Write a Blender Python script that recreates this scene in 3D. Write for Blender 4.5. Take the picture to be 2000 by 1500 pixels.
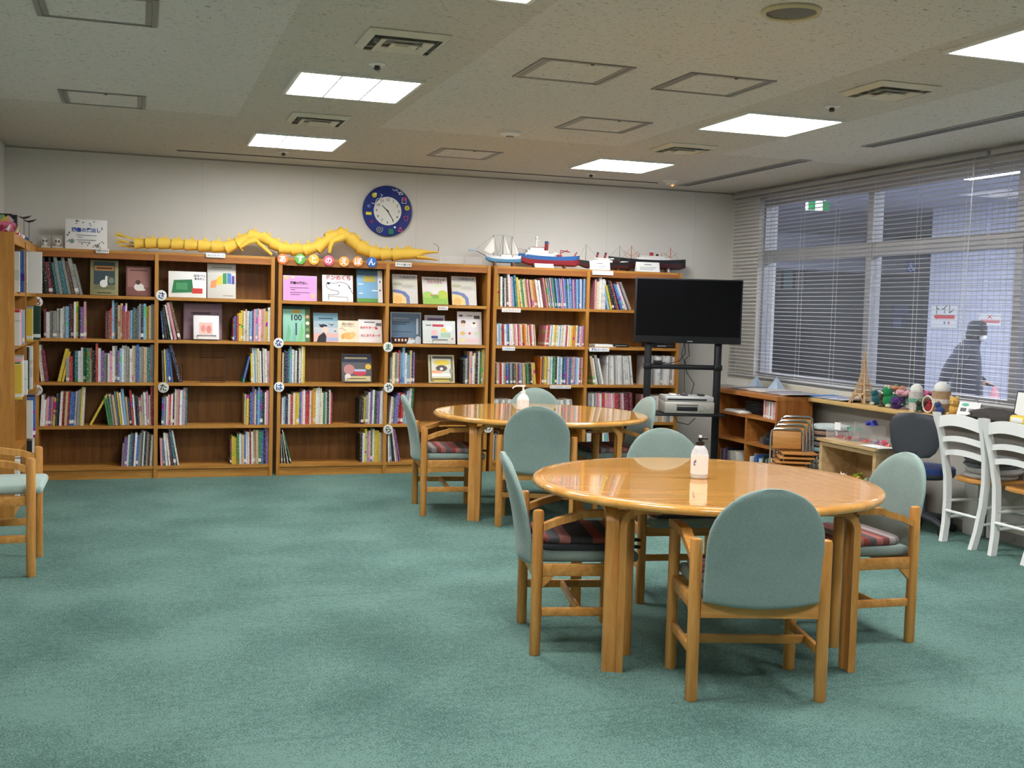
import bpy, bmesh, math, random
from mathutils import Matrix, Vector
PI = math.pi
random.seed(7)
sc = bpy.context.scene
for o in list(bpy.data.objects):
    bpy.data.objects.remove(o)
COL = sc.collection

# ---------------------------------------------------------------- camera
FPX, YAW, PITCH, ROLL, CAMH = 2200.97, 0.32362, -0.064634, 0.026856, 1.45
_cy, _sy, _cp, _sp = math.cos(YAW), math.sin(YAW), math.cos(PITCH), math.sin(PITCH)
CF = Vector((_sy * _cp, _cy * _cp, _sp))
_R0 = Vector((_cy, -_sy, 0)); _U0 = _R0.cross(CF)
CR = math.cos(ROLL) * _R0 + math.sin(ROLL) * _U0
CU = -math.sin(ROLL) * _R0 + math.cos(ROLL) * _U0
CAM = Vector((0, 0, CAMH))
cd = bpy.data.cameras.new('camera'); cam = bpy.data.objects.new('camera', cd); COL.objects.link(cam)
cd.sensor_width = 36; cd.lens = FPX * 36 / 2000; cd.clip_end = 200
cam.matrix_world = Matrix(((CR.x, CU.x, -CF.x, 0), (CR.y, CU.y, -CF.y, 0), (CR.z, CU.z, -CF.z, CAMH), (0, 0, 0, 1)))
sc.camera = cam

def ray(x, y): return CF + CR * ((x - 1000) / FPX) - CU * ((y - 750) / FPX)
def onz(x, y, z=0.0):
    d = ray(x, y); return CAM + d * ((z - CAMH) / d.z)
def ony(x, y, Y):
    d = ray(x, y); return CAM + d * (Y / d.y)
def onx(x, y, X):
    d = ray(x, y); return CAM + d * (X / d.x)

# ---------------------------------------------------------------- world, exposure
w = bpy.data.worlds.new('world'); sc.world = w; w.use_nodes = True
w.node_tree.nodes['Background'].inputs[0].default_value = (0.60, 0.68, 0.80, 1)
w.node_tree.nodes['Background'].inputs[1].default_value = 0.15
sc.view_settings.view_transform = 'Standard'; sc.view_settings.look = 'None'
sc.view_settings.exposure = 0.25; sc.view_settings.gamma = 1.0
sc.view_settings.use_curve_mapping = False
LAMP = 31.0          # strength of the ceiling panels
HALL_LAMP = 66.0      # strength of the corridor panels

# ---------------------------------------------------------------- helpers
def lin(c):
    out = []
    for v in c[:3]:
        v = v / 255.0
        out.append(v / 12.92 if v <= 0.04045 else ((v + 0.055) / 1.055) ** 2.4)
    return (out[0], out[1], out[2], 1.0)

MATS = {}
def mat(name, col=(200, 200, 200), rough=0.6, metal=0.0, spec=0.5, coat=0.0, emit=None, estr=0.0, alpha=None, trans=0.0, ior=1.45):
    if name in MATS: return MATS[name]
    m = bpy.data.materials.new(name); m.use_nodes = True
    b = m.node_tree.nodes['Principled BSDF']
    b.inputs['Base Color'].default_value = lin(col)
    b.inputs['Roughness'].default_value = rough
    b.inputs['Metallic'].default_value = metal
    b.inputs['Specular IOR Level'].default_value = spec
    b.inputs['Coat Weight'].default_value = coat
    b.inputs['Transmission Weight'].default_value = trans
    b.inputs['IOR'].default_value = ior
    if emit: b.inputs['Emission Color'].default_value = lin(emit); b.inputs['Emission Strength'].default_value = estr
    if alpha is not None: b.inputs['Alpha'].default_value = alpha
    m.diffuse_color = lin(col)
    MATS[name] = m
    return m
def nt(m): return m.node_tree.nodes, m.node_tree.links, m.node_tree.nodes['Principled BSDF']

def wood(name, c1, c2, rough=0.4, axis='Z', scale=1.0, coat=0.0, grain=0.5):
    if name in MATS: return MATS[name]
    m = mat(name, c1, rough, coat=coat); n, l, b = nt(m)
    tc = n.new('ShaderNodeTexCoord'); mp = n.new('ShaderNodeMapping')
    s = {'X': (0.7, 9, 9), 'Y': (9, 0.7, 9), 'Z': (9, 9, 0.7)}[axis]
    mp.inputs['Scale'].default_value = [v * scale for v in s]
    l.new(tc.outputs['Object'], mp.inputs['Vector'])
    nz = n.new('ShaderNodeTexNoise'); nz.inputs['Scale'].default_value = 3.0; nz.inputs['Detail'].default_value = 5; nz.inputs['Distortion'].default_value = 0.6
    l.new(mp.outputs[0], nz.inputs['Vector'])
    nf = n.new('ShaderNodeTexNoise'); nf.inputs['Scale'].default_value = 22.0; nf.inputs['Detail'].default_value = 2
    l.new(mp.outputs[0], nf.inputs['Vector'])
    ad = n.new('ShaderNodeMath'); ad.operation = 'MULTIPLY_ADD'; ad.inputs[1].default_value = 0.35
    l.new(nf.outputs[0], ad.inputs[0]); l.new(nz.outputs[0], ad.inputs[2])
    r = n.new('ShaderNodeValToRGB')
    r.color_ramp.elements[0].position = 0.5 - 0.25 * grain + 0.15; r.color_ramp.elements[0].color = lin(c2)
    r.color_ramp.elements[1].position = 0.5 + 0.25 * grain + 0.2; r.color_ramp.elements[1].color = lin(c1)
    l.new(ad.outputs[0], r.inputs[0]); l.new(r.outputs[0], b.inputs['Base Color'])
    return m

def fabric(name, c1, c2, scale=220, rough=0.95, sheen=0.2):
    if name in MATS: return MATS[name]
    m = mat(name, c1, rough, spec=0.2); n, l, b = nt(m)
    tc = n.new('ShaderNodeTexCoord'); nz = n.new('ShaderNodeTexNoise'); nz.inputs['Scale'].default_value = scale; nz.inputs['Detail'].default_value = 2
    l.new(tc.outputs['Object'], nz.inputs['Vector'])
    n2 = n.new('ShaderNodeTexNoise'); n2.inputs['Scale'].default_value = 6; n2.inputs['Detail'].default_value = 3
    l.new(tc.outputs['Object'], n2.inputs['Vector'])
    mx = n.new('ShaderNodeMath'); mx.operation = 'MULTIPLY_ADD'; mx.inputs[1].default_value = 0.5
    l.new(n2.outputs[0], mx.inputs[0]); l.new(nz.outputs[0], mx.inputs[2])
    r = n.new('ShaderNodeValToRGB'); r.color_ramp.elements[0].position = 0.5; r.color_ramp.elements[0].color = lin(c2)
    r.color_ramp.elements[1].position = 0.95; r.color_ramp.elements[1].color = lin(c1)
    l.new(mx.outputs[0], r.inputs[0]); l.new(r.outputs[0], b.inputs['Base Color'])
    b.inputs['Sheen Weight'].default_value = sheen
    bp = n.new('ShaderNodeBump'); bp.inputs['Strength'].default_value = 0.15; bp.inputs['Distance'].default_value = 0.002
    l.new(nz.outputs[0], bp.inputs['Height']); l.new(bp.outputs[0], b.inputs['Normal'])
    return m

_rb = {}
class MB:
    """collects shapes; build() links them as ONE mesh object"""
    def __init__(s): s.v = []; s.f = []; s.m = []
    def add(s, vs, fs, mi=0, M=None):
        k = len(s.v)
        if M is not None: vs = [M @ Vector(v) for v in vs]
        s.v += [tuple(v) for v in vs]; s.f += [tuple(i + k for i in f) for f in fs]; s.m += [mi] * len(fs)
        return s
    def box(s, c, d, mi=0, M=None):
        x, y, z = (q / 2 for q in d)
        vs = [(c[0] + a * x, c[1] + b * y, c[2] + e * z) for a in (-1, 1) for b in (-1, 1) for e in (-1, 1)]
        return s.add(vs, [(0, 1, 3, 2), (4, 6, 7, 5), (0, 4, 5, 1), (2, 3, 7, 6), (0, 2, 6, 4), (1, 5, 7, 3)], mi, M)
    def span(s, x0, x1, y0, y1, z0, z1, mi=0, M=None):
        return s.box(((x0 + x1) / 2, (y0 + y1) / 2, (z0 + z1) / 2), (x1 - x0, y1 - y0, z1 - z0), mi, M)
    def rbox(s, c, d, r=0.01, seg=2, mi=0, M=None):
        key = (tuple(round(q, 4) for q in d), round(r, 4), seg)
        if key not in _rb:
            bm = bmesh.new(); bmesh.ops.create_cube(bm, size=1)
            for v in bm.verts: v.co = Vector((v.co.x * d[0], v.co.y * d[1], v.co.z * d[2]))
            bmesh.ops.bevel(bm, geom=bm.edges[:], offset=min(r, min(d) * 0.49), segments=seg, profile=0.5, affect='EDGES')
            bm.verts.index_update()
            _rb[key] = ([tuple(v.co) for v in bm.verts], [tuple(v.index for v in f.verts) for f in bm.faces]); bm.free()
        vs, fs = _rb[key]
        return s.add([(v[0] + c[0], v[1] + c[1], v[2] + c[2]) for v in vs], fs, mi, M)
    def tube(s, pts, r, n=8, mi=0, cap=True, closed=False, sq=None):
        pts = [Vector(p) for p in pts]; N = len(pts); rs = r if isinstance(r, (list, tuple)) else [r] * N
        up = None; rings = []
        for i in range(N):
            a = pts[i - 1] if (i > 0 or closed) else pts[i]; b = pts[(i + 1) % N] if (i < N - 1 or closed) else pts[i]
            t = (b - a).normalized()
            if up is None:
                up = Vector((0, 0, 1)) if abs(t.z) < 0.9 else Vector((1, 0, 0))
            up = (up - t * up.dot(t)).normalized(); sd = t.cross(up)
            ring = []
            for k in range(n):
                an = 2 * PI * k / n + (PI / n if n == 4 else 0)
                ring.append(pts[i] + (up * math.cos(an) * (sq or 1) + sd * math.sin(an)) * rs[i])
            rings.append(ring)
        vs = [v for rg in rings for v in rg]; fs = []
        for i in range(N if closed else N - 1):
            j = (i + 1) % N
            for k in range(n): fs.append((i * n + k, i * n + (k + 1) % n, j * n + (k + 1) % n, j * n + k))
        if cap and not closed: fs += [tuple(range(n))[::-1], tuple((N - 1) * n + k for k in range(n))]
        return s.add(vs, fs, mi)
    def cyl(s, p0, p1, r0, r1=None, n=14, mi=0): return s.tube([p0, p1], [r0, r0 if r1 is None else r1], n, mi)
    def strip(s, pts, wv, hv, mi=0):
        """rectangular section swept along pts; wv, hv: half-vectors of the section"""
        wv, hv = Vector(wv), Vector(hv); vs = []
        for p in pts:
            p = Vector(p); vs += [p - wv - hv, p + wv - hv, p + wv + hv, p - wv + hv]
        fs = []
        for i in range(len(pts) - 1):
            for k in range(4): fs.append((i * 4 + k, i * 4 + (k + 1) % 4, i * 4 + 4 + (k + 1) % 4, i * 4 + 4 + k))
        e = (len(pts) - 1) * 4
        fs += [(3, 2, 1, 0), (e, e + 1, e + 2, e + 3)]
        return s.add(vs, fs, mi)
    def lathe(s, prof, n=24, c=(0, 0, 0), mi=0, M=None):
        vs = []; fs = []
        for r, z in prof:
            for k in range(n):
                a = 2 * PI * k / n; vs.append((c[0] + r * math.cos(a), c[1] + r * math.sin(a), c[2] + z))
        for i in range(len(prof) - 1):
            for k in range(n): fs.append((i * n + k, i * n + (k + 1) % n, (i + 1) * n + (k + 1) % n, (i + 1) * n + k))
        fs += [tuple(range(n))[::-1], tuple((len(prof) - 1) * n + k for k in range(n))]
        return s.add(vs, fs, mi, M)
    def ball(s, c, r, n=12, mi=0, M=None):
        r = r if isinstance(r, (list, tuple)) else (r, r, r); h = max(4, n // 2); vs = []; fs = []
        for i in range(h + 1):
            ph = PI * i / h
            for k in range(n):
                a = 2 * PI * k / n
                vs.append((c[0] + r[0] * math.sin(ph) * math.cos(a), c[1] + r[1] * math.sin(ph) * math.sin(a), c[2] - r[2] * math.cos(ph)))
        for i in range(h):
            for k in range(n): fs.append((i * n + k, i * n + (k + 1) % n, (i + 1) * n + (k + 1) % n, (i + 1) * n + k))
        return s.add(vs, fs, mi, M)
    def prism(s, poly, h, M=None, mi=0):
        """polygon in local XY from z=0 to z=h"""
        n = len(poly); vs = [(p[0], p[1], 0) for p in poly] + [(p[0], p[1], h) for p in poly]
        fs = [tuple(range(n))[::-1], tuple(range(n, 2 * n))] + [(i, (i + 1) % n, n + (i + 1) % n, n + i) for i in range(n)]
        return s.add(vs, fs, mi, M)
    def grid(s, rows, mi=0, closed=False):
        n = len(rows[0]); vs = [v for r in rows for v in r]; fs = []
        for i in range(len(rows) - 1):
            for k in range(n if closed else n - 1): fs.append((i * n + k, i * n + (k + 1) % n, (i + 1) * n + (k + 1) % n, (i + 1) * n + k))
        return s.add(vs, fs, mi)
    def mesh(s, name, mats, smooth=35):
        me = bpy.data.meshes.new(name); me.from_pydata(s.v, [], s.f)
        for m in (mats if isinstance(mats, (list, tuple)) else [mats]): me.materials.append(m)
        me.polygons.foreach_set('material_index', s.m)
        bm = bmesh.new(); bm.from_mesh(me); bmesh.ops.remove_doubles(bm, verts=bm.verts[:], dist=1e-6); bmesh.ops.recalc_face_normals(bm, faces=bm.faces[:]); bm.to_mesh(me); bm.free()
        if smooth:
            me.polygons.foreach_set('use_smooth', [True] * len(me.polygons)); me.set_sharp_from_angle(angle=math.radians(smooth))
        me.update(); return me
    def build(s, name, mats, parent=None, loc=(0, 0, 0), rot=(0, 0, 0), smooth=35):
        return link(name, s.mesh(name, mats, smooth), parent, loc, rot)

def link(name, data, parent=None, loc=(0, 0, 0), rot=(0, 0, 0)):
    o = bpy.data.objects.new(name, data); COL.objects.link(o); o.location = loc; o.rotation_euler = rot
    if parent: o.parent = parent
    return o
def tag(o, label, cat, group=None):
    o['label'] = label; o['category'] = cat
    if group: o['group'] = group
    return o
def thing(name, label, cat, loc=(0, 0, 0), rz=0.0, group=None, rot=None):
    o = link(name, None, None, loc, rot or (0, 0, rz)); o.empty_display_size = 0.05
    return tag(o, label, cat, group)
def struct(o): o['kind'] = 'structure'; return o
def kids(o): return [c for c in KID.get(o.name, [])]
def dup(root, label=None, group=None, loc=None, rz=None):
    allo = [o for o in COL.objects if o.parent == root]
    r = root.copy(); COL.objects.link(r)
    if label: r['label'] = label
    if group: r['group'] = group
    if loc is not None: r.location = loc
    if rz is not None: r.rotation_euler = (0, 0, rz)
    for ch in allo:
        c = ch.copy(); COL.objects.link(c); c.parent = r
        for g in [o for o in COL.objects if o.parent == ch]:
            d = g.copy(); COL.objects.link(d); d.parent = c
    return r

FACE = (PI / 2, 0, 0)       # a flat piece drawn in local XY that faces -Y
def textmesh(s, size, m, bold=0.0, align='CENTER', spacing=1.0, extrude=0.0):
    c = bpy.data.curves.new('lettering', 'FONT'); c.body = s; c.size = size; c.align_x = align; c.align_y = 'CENTER'
    c.offset = bold * size; c.resolution_u = 2; c.space_line = spacing; c.extrude = extrude
    o = bpy.data.objects.new('lettering', c); me = bpy.data.meshes.new_from_object(o)
    bpy.data.objects.remove(o); me.materials.clear(); me.materials.append(m); return me
def text(s, size, m, parent, loc, rot=FACE, bold=0.0, name='lettering', align='CENTER', spacing=1.0):
    return link(name, textmesh(s, size, m, bold, align, spacing), parent, loc, rot)

def flatart(shapes, W, H, mats, step=0.0002):
    """layered flat print in local XY, 0..W by 0..H; shapes in fractions"""
    mb = MB(); slot = {}; ml = []
    z = 0.0
    for sh in shapes:
        k = sh[0]; colr = sh[-1]
        if colr not in slot: slot[colr] = len(ml); ml.append(mat('print_%d_%d_%d' % colr, colr, 0.55))
        mi = slot[colr]; z += step
        if k == 'rect': u0, v0, u1, v1 = sh[1:5]; pts = [(u0, v0), (u1, v0), (u1, v1), (u0, v1)]
        elif k == 'ell': cu, cv, ru, rv = sh[1:5]; pts = [(cu + ru * math.cos(2 * PI * i / 20), cv + rv * math.sin(2 * PI * i / 20)) for i in range(20)]
        elif k == 'poly': pts = sh[1]
        elif k == 'line':
            P = sh[1]; wd = sh[2]
            for a, b in zip(P[:-1], P[1:]):
                dx, dy = (b[0] - a[0]) * W, (b[1] - a[1]) * H; L = math.hypot(dx, dy) or 1; nx, ny = -dy / L * wd / 2, dx / L * wd / 2
                q = [(a[0] * W + nx, a[1] * H + ny, z), (a[0] * W - nx, a[1] * H - ny, z), (b[0] * W - nx, b[1] * H - ny, z), (b[0] * W + nx, b[1] * H + ny, z)]
                mb.add(q, [(0, 1, 2, 3)], mi)
            continue
        mb.add([(u * W, v * H, z) for u, v in pts], [tuple(range(len(pts)))], mi)
    me = bpy.data.meshes.new('print'); me.from_pydata(mb.v, [], mb.f)
    for m in ml: me.materials.append(m)
    me.polygons.foreach_set('material_index', mb.m); me.update()
    return me

# ---------------------------------------------------------------- materials
M_oak = wood('oak_veneer', (188, 134, 62), (166, 110, 42), 0.42, 'Z')
M_oakx = wood('oak_shelf_board', (194, 140, 66), (170, 114, 46), 0.42, 'X')
M_oaky = wood('oak_shelf_board_deep', (194, 140, 66), (170, 114, 46), 0.42, 'Y')
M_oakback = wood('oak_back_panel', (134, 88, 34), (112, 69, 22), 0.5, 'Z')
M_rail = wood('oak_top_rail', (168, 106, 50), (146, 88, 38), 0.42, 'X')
M_beech = wood('beech_frame', (214, 156, 84), (190, 128, 60), 0.33, 'Z', 1.2)
M_beechx = wood('beech_rail', (214, 156, 84), (190, 128, 60), 0.33, 'X', 1.2)
M_table = wood('lacquered_table_top', (234, 174, 92), (218, 152, 70), 0.10, 'X', 0.8, coat=0.6)
M_sage = fabric('sage_upholstery', (146, 165, 159), (126, 146, 140))
M_white = mat('white_paint', (232, 232, 230), 0.4)
M_black = mat('black_plastic', (22, 23, 26), 0.45)
M_blackm = mat('black_metal', (26, 27, 30), 0.4, metal=0.3)
M_chrome = mat('chrome_tube', (200, 200, 200), 0.18, metal=1.0)
M_paper = mat('white_paper', (238, 238, 235), 0.8)
M_page = mat('book_pages', (226, 219, 200), 0.9)
M_alu = mat('aluminium_frame', (168, 168, 170), 0.45, metal=0.4)
M_dark = mat('dark_print', (35, 38, 48), 0.6)
M_clear = mat('clear_acrylic', (255, 255, 255), 0.03, alpha=0.06)
M_glass = mat('window_glass', (235, 240, 245), 0.02, alpha=0.08)

# ---------------------------------------------------------------- room shell
XL, XR, YN, YB, ZC = -1.0, 5.60, -2.6, 9.96, 2.665
YF = 9.63           # front of the bookcases on the back wall

def carpet():
    m = mat('teal_carpet', (118, 152, 143), 0.97, spec=0.1); n, l, b = nt(m)
    tc = n.new('ShaderNodeTexCoord')
    nz = n.new('ShaderNodeTexNoise'); nz.inputs['Scale'].default_value = 130; nz.inputs['Detail'].default_value = 3
    n2 = n.new('ShaderNodeTexNoise'); n2.inputs['Scale'].default_value = 1.6; n2.inputs['Detail'].default_value = 5
    n3 = n.new('ShaderNodeTexNoise'); n3.inputs['Scale'].default_value = 32; n3.inputs['Detail'].default_value = 3
    for q in (nz, n2, n3): l.new(tc.outputs['Object'], q.inputs['Vector'])
    a = n.new('ShaderNodeMath'); a.operation = 'MULTIPLY_ADD'; a.inputs[1].default_value = 0.55; l.new(n2.outputs[0], a.inputs[0]); l.new(nz.outputs[0], a.inputs[2])
    a2 = n.new('ShaderNodeMath'); a2.operation = 'MULTIPLY_ADD'; a2.inputs[1].default_value = 0.35; l.new(n3.outputs[0], a2.inputs[0]); l.new(a.outputs[0], a2.inputs[2])
    r = n.new('ShaderNodeValToRGB'); r.color_ramp.elements[0].position = 0.66; r.color_ramp.elements[0].color = lin((64, 91, 85))
    r.color_ramp.elements[1].position = 1.22; r.color_ramp.elements[1].color = lin((110, 140, 132))
    e = r.color_ramp.elements.new(0.95); e.color = lin((91, 121, 113)); l.new(a2.outputs[0], r.inputs[0])
    # worn seams between carpet widths
    sx = n.new('ShaderNodeSeparateXYZ'); l.new(tc.outputs['Object'], sx.inputs[0])
    wv = n.new('ShaderNodeMath'); wv.operation = 'PINGPONG'; wv.inputs[1].default_value = 0.93; l.new(sx.outputs['Y'], wv.inputs[0])
    lt = n.new('ShaderNodeMath'); lt.operation = 'LESS_THAN'; lt.inputs[1].default_value = 0.012; l.new(wv.outputs[0], lt.inputs[0])
    gt = n.new('ShaderNodeMath'); gt.operation = 'GREATER_THAN'; gt.inputs[1].default_value = 0.47; l.new(n2.outputs[0], gt.inputs[0])
    mu = n.new('ShaderNodeMath'); mu.operation = 'MULTIPLY'; l.new(lt.outputs[0], mu.inputs[0]); l.new(gt.outputs[0], mu.inputs[1])
    mf = n.new('ShaderNodeMath'); mf.operation = 'MULTIPLY'; mf.inputs[1].default_value = 0.22; l.new(mu.outputs[0], mf.inputs[0])
    mx = n.new('ShaderNodeMix'); mx.data_type = 'RGBA'; l.new(mf.outputs[0], mx.inputs['Factor']); l.new(r.outputs[0], mx.inputs['A']); mx.inputs['B'].default_value = lin((70, 96, 90))
    l.new(mx.outputs['Result'], b.inputs['Base Color'])
    bp = n.new('ShaderNodeBump'); bp.inputs['Strength'].default_value = 0.5; bp.inputs['Distance'].default_value = 0.006
    l.new(a2.outputs[0], bp.inputs['Height']); l.new(bp.outputs[0], b.inputs['Normal'])
    return m
def ceilmat():
    m = mat('rock_wool_ceiling', (196, 193, 185), 0.95, spec=0.1); n, l, b = nt(m)
    tc = n.new('ShaderNodeTexCoord'); mp = n.new('ShaderNodeMapping'); mp.inputs['Scale'].default_value = (1, 2.2, 1); l.new(tc.outputs['Object'], mp.inputs[0])
    nz = n.new('ShaderNodeTexNoise'); nz.inputs['Scale'].default_value = 42; nz.inputs['Detail'].default_value = 3; nz.inputs['Distortion'].default_value = 1.2; l.new(mp.outputs[0], nz.inputs['Vector'])
    r = n.new('ShaderNodeValToRGB'); r.color_ramp.elements[0].position = 0.30; r.color_ramp.elements[0].color = lin((124, 118, 110))
    r.color_ramp.elements[1].position = 0.40; r.color_ramp.elements[1].color = lin((208, 205, 199)); l.new(nz.outputs[0], r.inputs[0])
    # old stained boards in the strips that hold lamps and diffusers
    sx = n.new('ShaderNodeSeparateXYZ'); l.new(tc.outputs['Object'], sx.inputs[0])
    tot = None
    for x0, x1 in ((0.62, 1.56), (3.34, 4.16)):
        a = n.new('ShaderNodeMath'); a.operation = 'GREATER_THAN'; a.inputs[1].default_value = x0; l.new(sx.outputs['X'], a.inputs[0])
        c = n.new('ShaderNodeMath'); c.operation = 'LESS_THAN'; c.inputs[1].default_value = x1; l.new(sx.outputs['X'], c.inputs[0])
        d = n.new('ShaderNodeMath'); d.operation = 'MULTIPLY'; l.new(a.outputs[0], d.inputs[0]); l.new(c.outputs[0], d.inputs[1])
        if tot: 
            s = n.new('ShaderNodeMath'); s.operation = 'ADD'; l.new(tot.outputs[0], s.inputs[0]); l.new(d.outputs[0], s.inputs[1]); tot = s
        else: tot = d
    g = n.new('ShaderNodeMath'); g.operation = 'GREATER_THAN'; g.inputs[1].default_value = 7.62; l.new(sx.outputs['Y'], g.inputs[0])
    s = n.new('ShaderNodeMath'); s.operation = 'MAXIMUM'; l.new(tot.outputs[0], s.inputs[0]); l.new(g.outputs[0], s.inputs[1])
    f = n.new('ShaderNodeMath'); f.operation = 'MULTIPLY'; f.inputs[1].default_value = 0.5; l.new(s.outputs[0], f.inputs[0])
    mx = n.new('ShaderNodeMix'); mx.data_type = 'RGBA'; mx.blend_type = 'MULTIPLY'; l.new(f.outputs[0], mx.inputs['Factor']); l.new(r.outputs[0], mx.inputs['A']); mx.inputs['B'].default_value = lin((232, 228, 218))
    l.new(mx.outputs['Result'], b.inputs['Base Color'])
    bp = n.new('ShaderNodeBump'); bp.inputs['Strength'].default_value = 0.5; bp.inputs['Distance'].default_value = 0.004
    l.new(r.outputs[0], bp.inputs['Height']); l.new(bp.outputs[0], b.inputs['Normal'])
    return m
def plaster(name, c, sc_=60):
    m = mat(name, c, 0.85, spec=0.2); n, l, b = nt(m)
    tc = n.new('ShaderNodeTexCoord'); nz = n.new('ShaderNodeTexNoise'); nz.inputs['Scale'].default_value = sc_; nz.inputs['Detail'].default_value = 4; l.new(tc.outputs['Object'], nz.inputs['Vector'])
    bp = n.new('ShaderNodeBump'); bp.inputs['Strength'].default_value = 0.08; bp.inputs['Distance'].default_value = 0.003; l.new(nz.outputs[0], bp.inputs['Height']); l.new(bp.outputs[0], b.inputs['Normal'])
    return m
M_wall = plaster('wall_cloth', (216, 213, 206))
M_lower = plaster('grey_wall_cloth', (176, 172, 164))

struct(MB().span(-1.2, 5.9, -2.8, 10.2, -0.1, 0).build('floor', carpet(), smooth=0))
struct(MB().span(-1.2, 6.0, -2.8, 10.2, ZC, ZC + 0.15).build('ceiling', ceilmat(), smooth=0))
wb = struct(MB().span(-1.2, 6.0, YB, YB + 0.12, 0, ZC).build('wall_back', M_wall, smooth=0))
for xs in (-0.40, 0.53, 1.46, 2.39, 3.32, 4.25, 5.18):
    MB().box((xs, YB - 0.0006, 2.25), (0.003, 0.001, 0.8)).build('panel_joint', mat('panel_seam_line', (200, 197, 190), 0.9), wb, smooth=0)  # thin seam strips between wall panels, slightly darker than the wall cloth
struct(MB().span(-1.12, XL, YN, YB, 0, ZC).build('wall_left', M_wall, smooth=0))
struct(MB().span(-1.2, 6.0, YN - 0.12, YN, 0, ZC).build('wall_near', M_wall, smooth=0))
# window wall: low wall under the ledge, pier at the corner, header
wr = MB().span(5.52, 5.80, YN, YB, 0, 0.78)
struct(wr.build('wall_right_lower', M_lower, smooth=0))
struct(MB().span(XR, 5.80, 9.46, YB, 0.78, ZC).span(5.66, 5.80, YN, 9.46, 2.56, ZC).span(XR, 5.80, YN, -0.6, 0.78, ZC).build('wall_right', M_wall, smooth=0))
struct(MB().span(5.505, 5.52, YN, 9.6, 0, 0.07).build('baseboard_right', mat('grey_baseboard', (120, 117, 112), 0.6), smooth=0))
struct(MB().span(XL, XL + 0.012, YN, 7.8, 0, 0.07).build('baseboard_left', mat('grey_baseboard'), smooth=0))
# long narrow slot in the ceiling along the back wall
struct(MB().span(0.31, 4.56, 9.515, 9.545, ZC - 0.004, ZC).build('trim_1', mat('slot_dark', (70, 66, 60), 0.7), smooth=0))
struct(MB().span(XL, XR, YB - 0.012, YB, ZC - 0.012, ZC).build('trim_2', mat('ceiling_edge_trim', (150, 147, 140), 0.7), smooth=0))
# windows: aluminium frames with fixed panes, transom above eye level
FX = 5.70
edges = [9.46, 7.82, 6.17, 4.52, 2.87, 1.22, -0.5]
for i in range(6):
    y1, y0 = edges[i], edges[i + 1]
    wn = struct(link('window_%d' % (i + 1), None)); wn.empty_display_size = 0.1
    mb = MB(); t = 0.035
    mb.span(FX - 0.05, FX + 0.05, y1 - t, y1, 0.86, 2.56).span(FX - 0.05, FX + 0.05, y0, y0 + t, 0.86, 2.56)
    mb.span(FX - 0.05, FX + 0.05, y0 + t, y1 - t, 2.50, 2.56).span(FX - 0.05, FX + 0.05, y0 + t, y1 - t, 0.86, 0.93)
    mb.span(FX - 0.045, FX + 0.045, y0 + t, y1 - t, 1.975, 2.085)
    mb.build('window_frame', M_alu, wn, smooth=0)
    MB().span(FX - 0.004, FX + 0.004, y0 + t, y1 - t, 0.93, 1.975).build('pane', M_glass, wn, smooth=0)
    MB().span(FX - 0.004, FX + 0.004, y0 + t, y1 - t, 2.085, 2.50).build('pane', M_glass, wn, smooth=0)
struct(MB().span(5.545, 5.80, -0.55, 9.46, 0.80, 0.86).build('trim_3', mat('cream_sill', (205, 200, 182), 0.5), smooth=0))
# window ledge: a long wooden counter
tag(MB().rbox((5.435, 4.40, 0.782), (0.20, 7.44, 0.036), 0.006).build('window_counter', wood('pale_counter_wood', (214, 182, 124), (196, 160, 100), 0.4, 'Y')),
    'long pale wood counter ledge running under the blinds', 'counter')
# ---------------------------------------------------------------- ceiling fixtures
M_emit = mat('lit_diffuser', (255, 255, 255), 0.5, emit=(250, 250, 250), estr=LAMP)
M_fixt = mat('fixture_white', (225, 224, 220), 0.5)
M_grey = mat('panel_frame_grey', (138, 135, 130), 0.45, metal=0.2)
def ceiling_light(x, y, lab):
    t = thing('ceiling_light', lab, 'ceiling light', (x, y, ZC), group='square panel lights in the ceiling')
    s = 0.325; b = 0.018
    mb = MB()
    for sx in (-1, 1): mb.span(sx * s - b / 2, sx * s + b / 2, -s - b / 2, s + b / 2, -0.016, -0.001)
    for sy in (-1, 1): mb.span(-s + b / 2, s - b / 2, sy * s - b / 2, sy * s + b / 2, -0.016, -0.001)
    mb.build('frame', M_fixt, t, smooth=0)
    q = (2 * s - b) / 3
    me = MB().span(-q / 2 + 0.002, q / 2 - 0.002, -s + b / 2, s - b / 2, -0.010, -0.002).mesh('diffuser', M_emit, 0)
    for k in (-1, 0, 1): link('diffuser', me, t, (k * q, 0, 0))
    dv = MB().span(-.005, .005, -s + b / 2, s - b / 2, -0.015, -0.0105).mesh('divider', M_fixt, 0)
    for k in (-.5, .5): link('divider', dv, t, (k * q, 0, 0))
for x, y, lab in ((1.125, 8.54, 'lit square ceiling light panel near the back wall above the dragon'), (1.125, 6.28, 'lit square ceiling light panel between two square air diffusers over the open carpet'), (3.755, 8.54, 'lit square ceiling light panel near the back wall above the television'),
                  (3.755, 6.28, 'lit square ceiling light panel between two cream air diffusers beside the slot vents'), (3.755, 3.93, 'lit square ceiling light panel before the cream diffuser, over the white chairs'), (1.125, 3.93, 'lit square ceiling light panel level with the round loudspeaker, over the open carpet')):
    ceiling_light(x, y, lab)
for x in (1.125, 3.755): ceiling_light(x, 1.65, 'lit square ceiling light panel over the near part of the carpet')
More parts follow.
